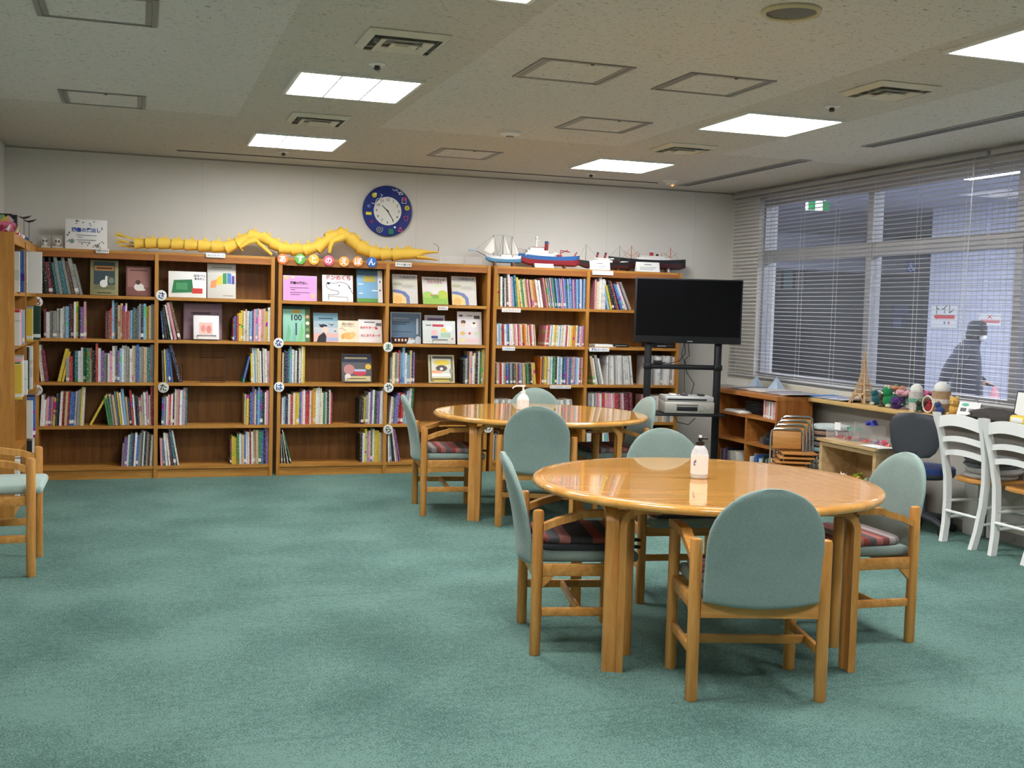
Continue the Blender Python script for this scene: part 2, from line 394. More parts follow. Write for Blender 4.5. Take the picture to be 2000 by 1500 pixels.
def access_panel(x, y, lab):
    t = thing('access_panel', lab, 'ceiling hatch', (x, y, ZC), group='ceiling access hatches')
    a, b = 0.245, 0.235
    mb = MB()
    for h0, h1, z in ((0, 0.022, -0.006), (0.026, 0.05, -0.005)):
        for s in (-1, 1):
            mb.span(min(s * (a - h0), s * (a - h1)), max(s * (a - h0), s * (a - h1)), -b + h0, b - h0, z, -0.0005)
            mb.span(-a + h1, a - h1, min(s * (b - h0 * .6), s * (b - h1 * .6)), max(s * (b - h0 * .6), s * (b - h1 * .6)), z, -0.0005)
    mb.build('frame', M_grey, t, smooth=0)
    MB().span(-a + 0.05, a - 0.05, -b + 0.03, b - 0.03, -0.003, -0.0005).build('hatch_board', MATS['rock_wool_ceiling'], t, smooth=0)
    MB().lathe([(0.009, -0.009), (0.009, -0.003)], 10).build('latch', M_dark, t, (0.02, -b + 0.02, 0))
for x, y, lab in ((-0.16, 5.10, 'square ceiling hatch with thick grey double frame nearest the camera position by the left wall'), (-0.19, 7.37, 'square ceiling hatch with grey frame above the left bookcase'),
                  (2.09, 5.40, 'square ceiling hatch with grey frame, first of the pair between the lamp rows'), (2.87, 5.38, 'square ceiling hatch with grey frame beside the lamp near the windows'),
                  (2.86, 6.82, 'square ceiling hatch with thin grey frame behind the side-by-side pair of hatches'), (2.43, 8.57, 'square ceiling hatch with thin grey frame close to the back wall')):
    access_panel(x, y, lab.replace('nearest the camera position', 'over the armchair').replace('first of the pair between', 'midway between'))
M_vent = mat('vent_cream', (206, 200, 184), 0.5)
def air_diffuser(x, y, lab, mt):
    t = thing('air_diffuser', lab, 'air vent', (x, y, ZC), group='square air diffusers in the ceiling')
    def ring(o, i, zo, zi):
        mb = MB(); O = [(-o, -o), (o, -o), (o, o), (-o, o)]; I = [(-i, -i), (i, -i), (i, i), (-i, i)]
        vs = [(p[0], p[1], zo) for p in O] + [(p[0], p[1], zi) for p in I] + [(p[0], p[1], zo - 0.004) for p in O] + [(p[0], p[1], zi - 0.004) for p in I]
        fs = []
        for k in range(4):
            j = (k + 1) % 4; fs += [(k, j, 4 + j, 4 + k), (8 + k, 12 + k, 12 + j, 8 + j), (k, 8 + k, 8 + j, j), (4 + k, 4 + j, 12 + j, 12 + k)]
        return mb.add(vs, fs)
    ring(0.185, 0.155, -0.002, -0.022).build('frame', mt, t, smooth=0)
    ring(0.120, 0.085, -0.030, -0.016).build('louvre', mt, t, smooth=0)
    ring(0.062, 0.030, -0.032, -0.018).build('louvre', mt, t, smooth=0)
    MB().span(-0.155, 0.155, -0.155, 0.155, -0.0025, -0.0005).build('throat', mat('vent_throat', (92, 88, 80), 0.8), t, smooth=0)
    MB().span(-0.13, 0.13, -0.004, 0.004, -0.024, -0.003).build('bracket', mt, t, smooth=0)
for x, y, lab, mt in ((1.145, 5.11, 'square air diffuser with nested louvres in front of the lamp over the open floor', M_vent), (1.12, 7.44, 'square air diffuser between two lamps over the open floor', M_vent),
                      (3.75, 5.08, 'cream square air diffuser beside the long slot vent near the windows', M_vent), (3.755, 7.44, 'cream square air diffuser between two lamps over the tables', M_vent)):
    air_diffuser(x, y, lab, mt)
def sprinkler(x, y):
    t = thing('sprinkler', 'small white fire sprinkler head with dark tip on the ceiling', 'sprinkler', (x, y, ZC), group='ceiling sprinklers')
    MB().lathe([(0.045, -0.001), (0.042, -0.008), (0.016, -0.012)], 20).build('plate', M_fixt, t)
    MB().lathe([(0.014, -0.012), (0.014, -0.022), (0.02, -0.026), (0.008, -0.034)], 12).build('nozzle', mat('sprinkler_dark', (70, 68, 66), 0.4, metal=.4), t)
for x, y in ((1.14, 5.65), (3.76, 5.61), (1.11, 9.17), (3.76, 9.2)): sprinkler(x, y)
t = thing('smoke_detector', 'flat white round smoke detector in the middle of the ceiling', 'smoke detector', (2.42, 7.40, ZC))
MB().lathe([(0.075, -0.001), (0.072, -0.012), (0.05, -0.022), (0.02, -0.026)], 28).build('housing', M_fixt, t)
MB().lathe([(0.03, -0.024), (0.028, -0.031), (0.01, -0.034)], 20).build('sensor_cap', mat('sensor_grey', (150, 148, 144), .5), t)
t = thing('emergency_lamp', 'small domed emergency lamp with orange bulb on the ceiling by the back wall', 'emergency light', (4.57, 9.29, ZC))
MB().lathe([(0.075, -0.001), (0.07, -0.012), (0.05, -0.016)], 24).build('base_ring', M_fixt, t)
MB().lathe([(0.05, -0.014), (0.046, -0.03), (0.03, -0.045), (0.008, -0.05)], 20).build('dome', mat('frosted_dome', (220, 216, 205), 0.3), t)
MB().ball((0.012, -0.02, -0.044), 0.014, 10).build('bulb', mat('orange_bulb', (255, 170, 110), 0.3, emit=(255, 150, 80), estr=1.5), t)
t = thing('ceiling_speaker', 'round ceiling loudspeaker with cream ring and grey grille', 'loudspeaker', (2.455, 3.97, ZC))
MB().lathe([(0.118, -0.001), (0.118, -0.008), (0.108, -0.018), (0.098, -0.012), (0.098, -0.002)], 40).build('ring', mat('speaker_cream', (196, 182, 146), .5), t)
MB().lathe([(0.098, -0.004), (0.06, -0.012), (0.01, -0.014)], 36).build('grille', mat('speaker_grille', (110, 108, 104), .7), t)
def slot_vent(x0, x1, y0, y1, lab):
    t = thing('slot_vent', lab, 'air vent', ((x0 + x1) / 2, (y0 + y1) / 2, ZC)); a = (x1 - x0) / 2; b = (y1 - y0) / 2
    mb = MB()
    for s in (-1, 1): mb.span(s * a - .006, s * a + .006, -b, b, -0.008, -0.0005)
    mb.span(-a + .006, a - .006, -b, -b + .012, -0.008, -0.0005).span(-a + .006, a - .006, b - .012, b, -0.008, -0.0005).span(-.004, .004, -b + .012, b - .012, -0.008, -0.0005)
    mb.build('frame', M_alu, t, smooth=0)
    for s in (-1, 1): MB().span(min(s * .006, s * (a - .008)), max(s * .006, s * (a - .008)), -b + .014, b - .014, -0.003, -0.0006).build('slot', mat('slot_dark'), t, smooth=0)
slot_vent(4.80, 4.90, 7.55, 9.60, 'long twin slot air vent in the ceiling next to the corner')
slot_vent(4.80, 4.885, 3.6, 6.78, 'long twin slot air vent in the ceiling over the white chairs')

# ---------------------------------------------------------------- corridor beyond the windows
def tilemat():
    m = mat('pale_corridor_tile', (214, 217, 232), 0.35); n, l, b = nt(m)
    tc = n.new('ShaderNodeTexCoord'); sx = n.new('ShaderNodeSeparateXYZ'); cx = n.new('ShaderNodeCombineXYZ'); l.new(tc.outputs['Object'], sx.inputs[0]); l.new(sx.outputs['Y'], cx.inputs['X']); l.new(sx.outputs['Z'], cx.inputs['Y'])
    br = n.new('ShaderNodeTexBrick'); l.new(cx.outputs[0], br.inputs['Vector']); br.offset = 0.0
    br.inputs['Scale'].default_value = 1.0; br.inputs['Brick Width'].default_value = 0.10; br.inputs['Row Height'].default_value = 0.05; br.inputs['Mortar Size'].default_value = 0.0035
    br.inputs['Color1'].default_value = lin((216, 219, 234)); br.inputs['Color2'].default_value = lin((205, 209, 228)); br.inputs['Mortar'].default_value = lin((140, 142, 158))
    l.new(br.outputs['Color'], b.inputs['Base Color'])
    bp = n.new('ShaderNodeBump'); bp.invert = True; bp.inputs['Strength'].default_value = 0.3; bp.inputs['Distance'].default_value = 0.004; l.new(br.outputs['Fac'], bp.inputs['Height']); l.new(bp.outputs[0], b.inputs['Normal'])
    return m
M_tile = tilemat()
M_navy = mat('dark_blue_partition', (44, 48, 64), 0.35)
struct(MB().span(5.8, 13.0, 1.0, 20.0, -0.12, -0.02).build('floor_hall', mat('grey_hall_floor', (120, 122, 128), .35), smooth=0))
struct(MB().span(5.8, 13.0, 1.0, 20.0, 2.95, 3.05).build('ceiling_hall', mat('hall_ceiling', (196, 198, 212), .9), smooth=0))
struct(MB().span(10.0, 10.3, 1.0, 12.5, -0.02, 2.95).build('wall_hall', M_tile, smooth=0))
struct(MB().span(12.7, 13.0, 12.5, 20.0, -0.02, 2.95).span(5.8, 12.7, 19.7, 20.0, -0.02, 2.95).span(10.3, 12.7, 12.5, 12.6, -0.02, 2.95).build('wall_hall_recess', M_navy, smooth=0))
struct(MB().span(5.8, 10.0, 1.0, 1.2, -0.02, 2.95).build('wall_hall_end', mat('hall_plain', (190, 192, 205), .8), smooth=0))
struct(MB().span(5.8, 5.95, 10.2, 19.7, -0.02, 2.95).build('wall_hall_side', mat('hall_plain'), smooth=0))
struct(MB().span(5.95, 12.7, 13.3, 13.7, 2.12, 2.60).build('trim_hall_beam', mat('grey_beam', (112, 114, 126), .7), smooth=0))
struct(MB().span(8.10, 8.42, 13.95, 14.25, -0.02, 2.12).build('trim_hall_pillar', M_tile, smooth=0))
dr = struct(link('door_1', None, None, (10.9, 19.68, -0.02)))
MB().rbox((0, 0, 1.0), (0.9, 0.03, 2.0), .004).build('door_leaf', wood('dark_red_door', (92, 62, 52), (76, 50, 42), .4, 'Z'), dr)
MB().rbox((0.0, -0.02, 1.35), (0.16, 0.01, 0.28), .003).build('door_plate', mat('door_plate_cream', (190, 170, 120), .5), dr)
dr2 = struct(link('door_2', None, None, (12.68, 15.4, -0.02)))
MB().rbox((0, 0, 1.05), (0.03, 1.1, 2.1), .004).build('door_leaf', mat('blue_black_door', (30, 36, 58), .3), dr2)
MB().rbox((-0.03, 0.45, 1.05), (0.03, 0.03, 0.35), .01).build('door_handle', M_alu, dr2)
def hall_light(x, y):
    t = thing('corridor_light', 'long lit ceiling lamp in the corridor beyond the windows', 'ceiling light', (x, y, 2.95), group='corridor ceiling lamps')
    MB().rbox((0, 0, -0.02), (0.34, 1.25, 0.038), .006).build('housing', M_fixt, t)
    MB().rbox((0, 0, -0.043), (0.28, 1.2, 0.01), .003).build('tube_cover', mat('hall_lamp_cover', (255, 255, 255), .4, emit=(232, 240, 255), estr=HALL_LAMP), t)
for x, y in ((7.7, 4.2), (7.7, 6.6), (7.9, 8.9), (7.15, 11.5)): hall_light(x, y)
hall_light(7.4, 15.6)
# signs outside
def wall_sign(name, lab, X, Y, Z, wd, ht, shapes, words=(), rz=-PI / 2, bg=M_paper):
    t = thing(name, lab, 'sign', (X, Y, Z), rz)
    MB().box((0, 0, 0), (wd, 0.006, ht)).build('board', bg, t, smooth=0)
    if shapes: link('printed_graphic', flatart(shapes, wd, ht, None), t, (-wd / 2, -0.0035, -ht / 2), FACE)
    for s, size, u, v, c, bo in words: text(s, size, mat('ink_%d_%d_%d' % c, c, .6), t, (u, -0.0045, v), bold=bo)
    return t
RED = (226, 70, 72); BLUE = (36, 92, 178)
a = onx(1820, 597, 9.99); b_ = onx(1869, 641, 9.99)
wall_sign('toilet_sign', 'white paper sign reading トイレ with a red arrow on the corridor wall', 9.99, (a.y + b_.y) / 2, (a.z + b_.z) / 2, abs(a.y - b_.y), abs(a.z - b_.z),
          [('poly', [(.1, .5), (.24, .66), (.24, .59), (.9, .59), (.9, .41), (.24, .41), (.24, .34)], RED), ('rect', .5, .14, .56, .28, (60, 110, 190)), ('rect', .66, .14, .72, .28, RED)],
          [('トイレ', 0.13, 0, 0.088, (40, 42, 50), .01)])
a = onx(1913, 612, 9.99); b_ = onx(1955, 636, 9.99)
wall_sign('notice_paper', 'white corridor notice with a red cross mark above a red line of print', 9.99, (a.y + b_.y) / 2, (a.z + b_.z) / 2, abs(a.y - b_.y), abs(a.z - b_.z),
          [('rect', .06, .2, .94, .48, (238, 120, 122)), ('line', [(.4, .58), (.58, .9)], .012, RED), ('line', [(.58, .58), (.4, .9)], .012, RED)])
a = ony(1776, 522, 13.29); 
t = wall_sign('accessible_sign', 'blue square sign with a white wheelchair symbol on the corridor beam', a.x, 13.25, a.z, 0.15, 0.15,
          [('ell', .42, .85, .075, .075, (245, 245, 250)), ('line', [(.42, .76), (.44, .5), (.66, .5), (.76, .22), (.86, .24)], .014, (245, 245, 250)), ('line', [(.43, .62), (.62, .62)], .012, (245, 245, 250)),
           ('line', [(.36, .58), (.24, .46), (.22, .3), (.32, .17), (.48, .13), (.62, .2), (.68, .34)], .013, (245, 245, 250))], rz=0, bg=mat('sign_blue', BLUE, .5))
a = ony(1597, 402, 11.6)
t = thing('exit_sign', 'green and white emergency exit sign hanging from the corridor ceiling', 'sign', (a.x, 11.6, a.z))
MB().rbox((0, 0, 0), (0.30, 0.05, 0.12), .005).build('housing', M_fixt, t)
MB().span(-.145, -.05, -0.028, -0.026, -.055, .055).span(.05, .145, -0.028, -0.026, -.055, .055).build('green_panel', mat('exit_green', (18, 104, 56), .4, emit=(20, 150, 80), estr=.3), t, smooth=0)
MB().span(-.05, .05, -0.028, -0.026, -.055, .055).build('white_panel', mat('exit_white', (250, 255, 250), .4, emit=(240, 255, 245), estr=.5), t, smooth=0)
for s in (-.1, .1): MB().cyl((s, 0, .06), (s, 0, 2.95 - a.z), .006, n=8).build('hanger', M_fixt, t)
a = onx(1760, 618, 12.66)
wall_sign('blue_poster', 'dark blue poster on the shaded corridor wall below the wheelchair sign', 12.66, a.y, a.z, 0.5, 0.45, [('rect', .1, .55, .9, .9, (40, 66, 130)), ('rect', .1, .1, .55, .45, (70, 90, 150))], bg=mat('poster_navy', (28, 40, 86), .5))
a = ony(1540, 545, 19.6)
wall_sign('faded_poster', 'row of faded pink and blue papers on the far corridor wall', a.x, 19.6, a.z, 0.8, 0.45, [('rect', .02, .05, .28, .9, (150, 120, 130)), ('rect', .36, .05, .62, .95, (90, 140, 160)), ('rect', .7, .05, .96, .85, (110, 120, 140))], rz=0, bg=M_navy)

# ---------------------------------------------------------------- person walking past outside
def person():
    PA = math.radians(40)
    def W2(x, y): return (8.55 + x * math.cos(PA) - y * math.sin(PA), 9.98 + x * math.sin(PA) + y * math.cos(PA))
    t = thing('person', 'person in dark coat, hat and white mask walking past outside with a bag', 'person', (8.55, 9.98, -0.02), PA)
    V = []; E_ = []; Rr = []
    def chain(pts, start=None):
        i = start
        for p, r in pts:
            V.append(p); Rr.append(r); k = len(V) - 1
            if i is not None: E_.append((i, k))
            i = k
        return i
    pel = chain([((0, 0, .80), (.13, .11))])
    ch = chain([((0, .01, .96), (.14, .11)), ((0, .02, 1.12), (.15, .11))], pel)
    nk = chain([((0, -.01, 1.235), (.06, .06)), ((0, -.05, 1.30), (.055, .06))], ch)
    hd = chain([((0, -.075, 1.36), (.075, .09)), ((0, -.075, 1.43), (.07, .08))], nk)
    for s, legs in ((-1, [((-.09, .02, .70), (.085, .085)), ((-.09, -.10, .42), (.06, .06)), ((-.09, -.17, .09), (.04, .04)), ((-.09, -.19, .045), (.045, .04)), ((-.09, -.31, .035), (.04, .03))]),
                    (1, [((.09, .02, .70), (.085, .085)), ((.09, .06, .42), (.06, .06)), ((.09, .22, .12), (.04, .04)), ((.09, .23, .06), (.045, .04)), ((.09, .13, .035), (.04, .03))])):
        chain(legs, pel)
    for s, arm in ((-1, [((-.17, .02, 1.17), (.07, .07)), ((-.23, .16, .95), (.055, .055)), ((-.24, .22, .76), (.035, .035)), ((-.24, .23, .71), (.032, .02))]),
                   (1, [((.17, .02, 1.17), (.07, .07)), ((.22, .02, .93), (.055, .055)), ((.19, -.14, .82), (.035, .035)), ((.18, -.19, .81), (.032, .02))])):
        h = chain(arm, ch); hp = Vector(arm[-1][0])
        d = Vector((0, .02, -1)) if s < 0 else Vector((0, -1, -.15)); side = Vector((0, 1, 0)) if s < 0 else Vector((1, 0, 0)); curl = Vector((1, 0, 0)) if s < 0 else Vector((0, 0, -1))
        for k, L in enumerate((.062, .072, .066, .05)):
            b0 = hp + side * ((k - 1.5) * .02) + d * .035
            chain([(tuple(b0), (.010, .010)), (tuple(b0 + d * L * .5 + curl * .012), (.009, .009)), (tuple(b0 + d * L * .75 + curl * .035), (.008, .008))], h)
        b0 = hp + side * -.035
        chain([(tuple(b0), (.011, .011)), (tuple(b0 + d * .03 - side * .012 + curl * .015), (.009, .009))], h)
    me = bpy.data.meshes.new('body'); me.from_pydata(V, E_, [])
    o = bpy.data.objects.new('body', me); COL.objects.link(o)
    m = o.modifiers.new('skin', 'SKIN'); m.use_smooth_shade = True
    for i, sv in enumerate(me.skin_vertices[0].data): sv.radius = Rr[i]; sv.use_root = (i == 0)
    sd = o.modifiers.new('sub', 'SUBSURF'); sd.levels = 2; sd.render_levels = 2
    dg = bpy.context.evaluated_depsgraph_get(); bm_ = bpy.data.meshes.new_from_object(o.evaluated_get(dg)); bpy.data.objects.remove(o)
    for mm in (mat('dark_trousers', (30, 32, 44), .9), mat('skin', (205, 160, 132), .6), mat('shoe_black', (24, 24, 26), .5)): bm_.materials.append(mm)
    for p in bm_.polygons:
        z = p.center.z; p.material_index = 1 if (z > 1.255 or (abs(p.center.x) > .15 and z < .84 and z > .6)) else (2 if z < .09 else 0)
    link('body', bm_, t)
    # coat: bulky, down to the knee, with sleeves
    rows = []
    for z, rx, ry, cy in ((.50, .19, .17, .0), (.52, .195, .175, .0), (.75, .185, .165, .01), (.95, .18, .155, .02), (1.10, .185, .15, .03), (1.19, .165, .13, .03), (1.255, .11, .105, .0), (1.30, .085, .09, -.03)):
        rows.append([(rx * math.cos(2 * PI * k / 28), cy + ry * math.sin(2 * PI * k / 28), z) for k in range(28)])
    ct = MB().grid(rows, closed=True)
    ct.tube([(-.16, .02, 1.18), (-.235, .10, 1.06), (-.25, .17, .94), (-.25, .225, .77)], [.075, .082, .07, .05], 14)
    ct.tube([(.16, .02, 1.18), (.23, .03, 1.05), (.235, .02, .92), (.20, -.12, .83)], [.075, .08, .07, .05], 14)
    ct.build('coat', fabric('navy_coat', (38, 40, 58), (28, 30, 46)), t)
    MB().lathe([(.10, -.06), (.104, -.05), (.104, 0.0), (.10, .045), (.085, .078), (.05, .096), (.01, .10)], 28, (0, -.065, 1.405)).build('hat', fabric('black_hat', (30, 31, 40), (22, 23, 30)), t)
    MB().ball((0, -.035, 1.345), (.088, .085, .10), 18).build('hair', mat('dark_hair', (34, 30, 30), .6), t)
    MB().ball((0, -.125, 1.325), (.06, .048, .05), 16).build('face_mask', mat('mask_white', (238, 240, 244), .8), t)
    for s in (-1, 1):
        MB().ball((s * .032, -.157, 1.383), (.011, .006, .007), 8).build('eye', M_dark, t)
        MB().ball((s * .083, -.07, 1.36), (.012, .02, .03), 8).build('ear', MATS['skin'], t)
    bg = thing('plastic_bag', 'translucent pale blue plastic carrier bag hanging from the hand of the person outside', 'bag', (*W2(-.24, .30), 0.40), PA)
    rows = []
    for z, r in ((0, .05), (.02, .10), (.12, .13), (.22, .11), (.29, .05)): rows.append([(r * .7 * math.cos(2 * PI * k / 16) * (1 + .12 * math.sin(3 * k)), r * 1.1 * math.sin(2 * PI * k / 16) * (1 + .1 * math.cos(5 * k)), z) for k in range(16)])
    MB().grid(rows, closed=True).build('sack', mat('pale_blue_film', (170, 220, 235), .25, alpha=.75), bg)
    for s in (-.03, .03): MB().tube([(0, .02 + s, .28), (0, -.06 + s, .31)], .008, 6).build('handle', mat('pale_blue_film'), bg)
    pk = thing('pink_pouch', 'small pink cloth pouch held in front of the person outside', 'pouch', (*W2(.16, -.25), 0.50), PA)
    MB().lathe([(.02, 0), (.055, .01), (.06, .1), (.045, .2), (.02, .27)], 14).build('pouch_body', fabric('pink_cloth', (240, 170, 180), (225, 145, 160)), pk)
    MB().tube([(0, 0, .25), (.0, .03, .30)], .008, 6).build('loop', MATS['pink_cloth'], pk)
person()

# ---------------------------------------------------------------- venetian blinds
M_slat = mat('blind_slat', (214, 213, 214), 0.45)
def blind(y0, y1, lab):
    t = thing('venetian_blind', lab, 'blind', (5.578, (y0 + y1) / 2, 2.64)); L = y1 - y0; hw = 0.0175; tl = math.radians(6)
    rows = []
    for k in range(5):
        u = -1 + k / 2; x = u * hw; z = 0.0028 * (1 - u * u)
        x, z = x * math.cos(tl) + z * math.sin(tl), -x * math.sin(tl) + z * math.cos(tl)
        rows.append([(x, -L / 2, z), (x, L / 2, z)])
    mb = MB().grid(rows); me = mb.mesh('slat', M_slat, 60)
    top, bot = 2.585, 0.915; n = 49
    for i in range(n): link('slat', me, t, (0, 0, bot + (top - bot) * i / (n - 1) - 2.64))
    MB().rbox((0, 0, -.018), (.05, L, .036), .004).build('headrail', mat('headrail_grey', (170, 170, 172), .45), t)
    MB().rbox((0, 0, bot - 2.64 - .02), (.03, L, .014), .004).build('bottom_rail', M_slat, t)
    for k in range(7):
        y = -L / 2 + .18 + (L - .36) * k / 6
        for x in (-.0185, .0185): MB().cyl((x, y, bot - 2.66), (x, y, -.03), .0011, n=5).build('ladder_cord', mat('cord_white', (225, 225, 222), .8), t)
    MB().cyl((-.035, -L / 2 + .10, -.04), (-.04, -L / 2 + .13, -1.35), .004, n=6).build('tilt_wand', mat('wand_clear', (205, 208, 212), .2), t)
blind(6.42, 9.91, 'wide white venetian blind across the window behind the lattice tower')
blind(3.16, 6.38, 'wide white venetian blind across the window behind the grey rock')
# ---------------------------------------------------------------- bookcases on the back wall
SH = [1.487, 1.138, 0.788, 0.435, 0.10]; ST = 0.025; TOPZ = 1.85
UP = [(-0.752, 0.164, 1.108), (1.140, 2.072, 3.004), (3.036, 3.945, 4.895)]
BK_LAB = ['oak double bookcase with five shelves under the framed white notice', 'oak double bookcase with five shelves under the coloured round letter signs', 'oak double bookcase with five shelves under the model ships, behind the television']
PT = 0.03
for (x0, xm, x1), lab in zip(UP, BK_LAB):
    t = thing('bookcase', lab, 'bookcase', ((x0 + x1) / 2, YF + 0.15, 0), group='oak bookcases along the back wall'); c = (x0 + x1) / 2
    def sp(name, a, b, y0, y1, z0, z1, m): return MB().span(a - c, b - c, y0 - YF - .15, y1 - YF - .15, z0, z1).build(name, m, t, smooth=0)
    for x in (x0, x1 - PT): sp('side_panel', x, x + PT, YF, YF + .30, 0, TOPZ, M_oak)
    sp('divider', xm - PT / 2, xm + PT / 2, YF, YF + .29, 0, TOPZ - .02, M_oak)
    sp('top_board', x0 + PT, x1 - PT, YF + .012, YF + .30, TOPZ - .02, TOPZ, M_oakx)
    for a, b in ((x0 + PT, xm - PT / 2), (xm + PT / 2, x1 - PT)):
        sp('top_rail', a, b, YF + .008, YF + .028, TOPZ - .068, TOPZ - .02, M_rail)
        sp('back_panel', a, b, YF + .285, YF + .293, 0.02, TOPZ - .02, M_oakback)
        for z in SH: sp('shelf', a, b, YF + .006, YF + .285, z - ST, z, M_oakx)
        sp('plinth', a, b, YF + .02, YF + .04, 0, SH[4] - ST, M_oakx)
# bookcase along the left wall, seen from its end
t = thing('bookcase', 'oak bookcase along the left wall showing its plain end panel', 'bookcase', (-0.87, 8.73, 0), group='oak bookcases along the left wall')
def sp(name, a, b, y0, y1, z0, z1, m): return MB().span(a + .87, b + .87, y0 - 8.73, y1 - 8.73, z0, z1).build(name, m, t, smooth=0)
LX0, LX1 = -0.995, -0.735
for y in (7.86, 9.57): sp('side_panel', LX0, LX1, y, y + PT, 0, 1.868, M_oak)
sp('divider', LX0 + .012, LX1, 8.70, 8.73, 0, 1.84, M_oak)
sp('top_board', LX0, LX1 - .012, 7.89, 9.57, 1.845, 1.868, M_oaky)
for a, b in ((7.89, 8.70), (8.73, 9.57)):
    sp('top_rail', LX1 - .026, LX1 - .008, a, b, 1.80, 1.845, M_oaky)
    for z in SH: sp('shelf', LX0 + .012, LX1 - .006, a, b, z - ST, z, M_oaky)
    sp('plinth', LX1 - .04, LX1 - .02, a, b, 0, SH[4] - ST, M_oaky)
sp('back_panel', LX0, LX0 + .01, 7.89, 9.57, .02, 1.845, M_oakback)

# ---------------------------------------------------------------- books in rows
PAL = {'w': ((232, 230, 225), 'white'), 'c': ((226, 214, 176), 'cream'), 'g': ((48, 124, 72), 'green'), 'd': ((34, 66, 54), 'bottle-green'), 'b': ((58, 98, 166), 'blue'),
       'l': ((138, 182, 214), 'azure'), 'n': ((36, 44, 76), 'navy'), 'r': ((182, 46, 50), 'red'), 'p': ((226, 158, 170), 'pink'), 'm': ((118, 40, 62), 'maroon'),
       'y': ((222, 192, 70), 'yellow'), 'o': ((218, 128, 50), 'orange'), 'k': ((38, 37, 38), 'black'), 's': ((156, 156, 152), 'grey'), 't': ((44, 112, 122), 'teal'),
       'e': ((206, 178, 140), 'beige'), 'v': ((122, 88, 150), 'violet'), 'u': ((112, 82, 60), 'brown')}
def spine_material():
    m = mat('printed_spine', (200, 200, 200), 0.5); n, l, b = nt(m)
    oi = n.new('ShaderNodeObjectInfo'); tc = n.new('ShaderNodeTexCoord')
    ad = n.new('ShaderNodeVectorMath'); ad.operation = 'ADD'; cb = n.new('ShaderNodeCombineXYZ'); mr = n.new('ShaderNodeMath'); mr.operation = 'MULTIPLY'; mr.inputs[1].default_value = 300
    l.new(oi.outputs['Random'], mr.inputs[0]); l.new(mr.outputs[0], cb.inputs['X']); l.new(mr.outputs[0], cb.inputs['Z']); l.new(tc.outputs['Object'], ad.inputs[0]); l.new(cb.outputs[0], ad.inputs[1])
    # title print: short marks up the spine
    mp = n.new('ShaderNodeMapping'); mp.inputs['Scale'].default_value = (3.0, 0.2, 26); l.new(ad.outputs[0], mp.inputs[0])
    nz = n.new('ShaderNodeTexNoise'); nz.inputs['Scale'].default_value = 1.0; nz.inputs['Detail'].default_value = 1; l.new(mp.outputs[0], nz.inputs['Vector'])
    g = n.new('ShaderNodeMath'); g.operation = 'GREATER_THAN'; g.inputs[1].default_value = 0.60; l.new(nz.outputs[0], g.inputs[0])
    sxy = n.new('ShaderNodeSeparateXYZ'); l.new(tc.outputs['Object'], sxy.inputs[0]); onsp = n.new('ShaderNodeMath'); onsp.operation = 'LESS_THAN'; onsp.inputs[1].default_value = 0.005; l.new(sxy.outputs['Y'], onsp.inputs[0])
    gsp = n.new('ShaderNodeMath'); gsp.operation = 'MULTIPLY'; l.new(g.outputs[0], gsp.inputs[0]); l.new(onsp.outputs[0], gsp.inputs[1])
    # wide colour bands
    mp2 = n.new('ShaderNodeMapping'); mp2.inputs['Scale'].default_value = (0.05, 0.05, 2.6); l.new(ad.outputs[0], mp2.inputs[0])
    n2 = n.new('ShaderNodeTexNoise'); n2.inputs['Scale'].default_value = 1.0; l.new(mp2.outputs[0], n2.inputs['Vector'])
    g2 = n.new('ShaderNodeMath'); g2.operation = 'GREATER_THAN'; g2.inputs[1].default_value = 0.62; l.new(n2.outputs[0], g2.inputs[0])
    hs = n.new('ShaderNodeHueSaturation'); hs.inputs['Value'].default_value = 0.8; hs.inputs['Saturation'].default_value = 1.2; l.new(oi.outputs['Color'], hs.inputs['Color'])
    hu = n.new('ShaderNodeMath'); hu.operation = 'MULTIPLY_ADD'; hu.inputs[1].default_value = 0.5; hu.inputs[2].default_value = 0.25; l.new(oi.outputs['Random'], hu.inputs[0]); l.new(hu.outputs[0], hs.inputs['Hue'])
    m1 = n.new('ShaderNodeMix'); m1.data_type = 'RGBA'; l.new(g2.outputs[0], m1.inputs['Factor']); l.new(oi.outputs['Color'], m1.inputs['A']); l.new(hs.outputs[0], m1.inputs['B'])
    ink = n.new('ShaderNodeMix'); ink.data_type = 'RGBA'; gl = n.new('ShaderNodeMath'); gl.operation = 'GREATER_THAN'; gl.inputs[1].default_value = 0.30
    rg = n.new('ShaderNodeRGBToBW'); l.new(oi.outputs['Color'], rg.inputs[0]); l.new(rg.outputs[0], gl.inputs[0]); l.new(gl.outputs[0], ink.inputs['Factor'])
    ink.inputs['A'].default_value = lin((225, 220, 205)); ink.inputs['B'].default_value = lin((60, 58, 70))
    fa = n.new('ShaderNodeMath'); fa.operation = 'MULTIPLY'; fa.inputs[1].default_value = 0.5; l.new(gsp.outputs[0], fa.inputs[0])
    m2 = n.new('ShaderNodeMix'); m2.data_type = 'RGBA'; l.new(fa.outputs[0], m2.inputs['Factor']); l.new(m1.outputs['Result'], m2.inputs['A']); l.new(ink.outputs['Result'], m2.inputs['B'])
    # shelf mark sticker low on the spine
    sx = n.new('ShaderNodeSeparateXYZ'); l.new(tc.outputs['Object'], sx.inputs[0])
    c1 = n.new('ShaderNodeMath'); c1.operation = 'COMPARE'; c1.inputs[1].default_value = 0.12; c1.inputs[2].default_value = 0.05; l.new(sx.outputs['Z'], c1.inputs[0])
    rs = n.new('ShaderNodeMath'); rs.operation = 'GREATER_THAN'; rs.inputs[1].default_value = 0.72; l.new(oi.outputs['Random'], rs.inputs[0])
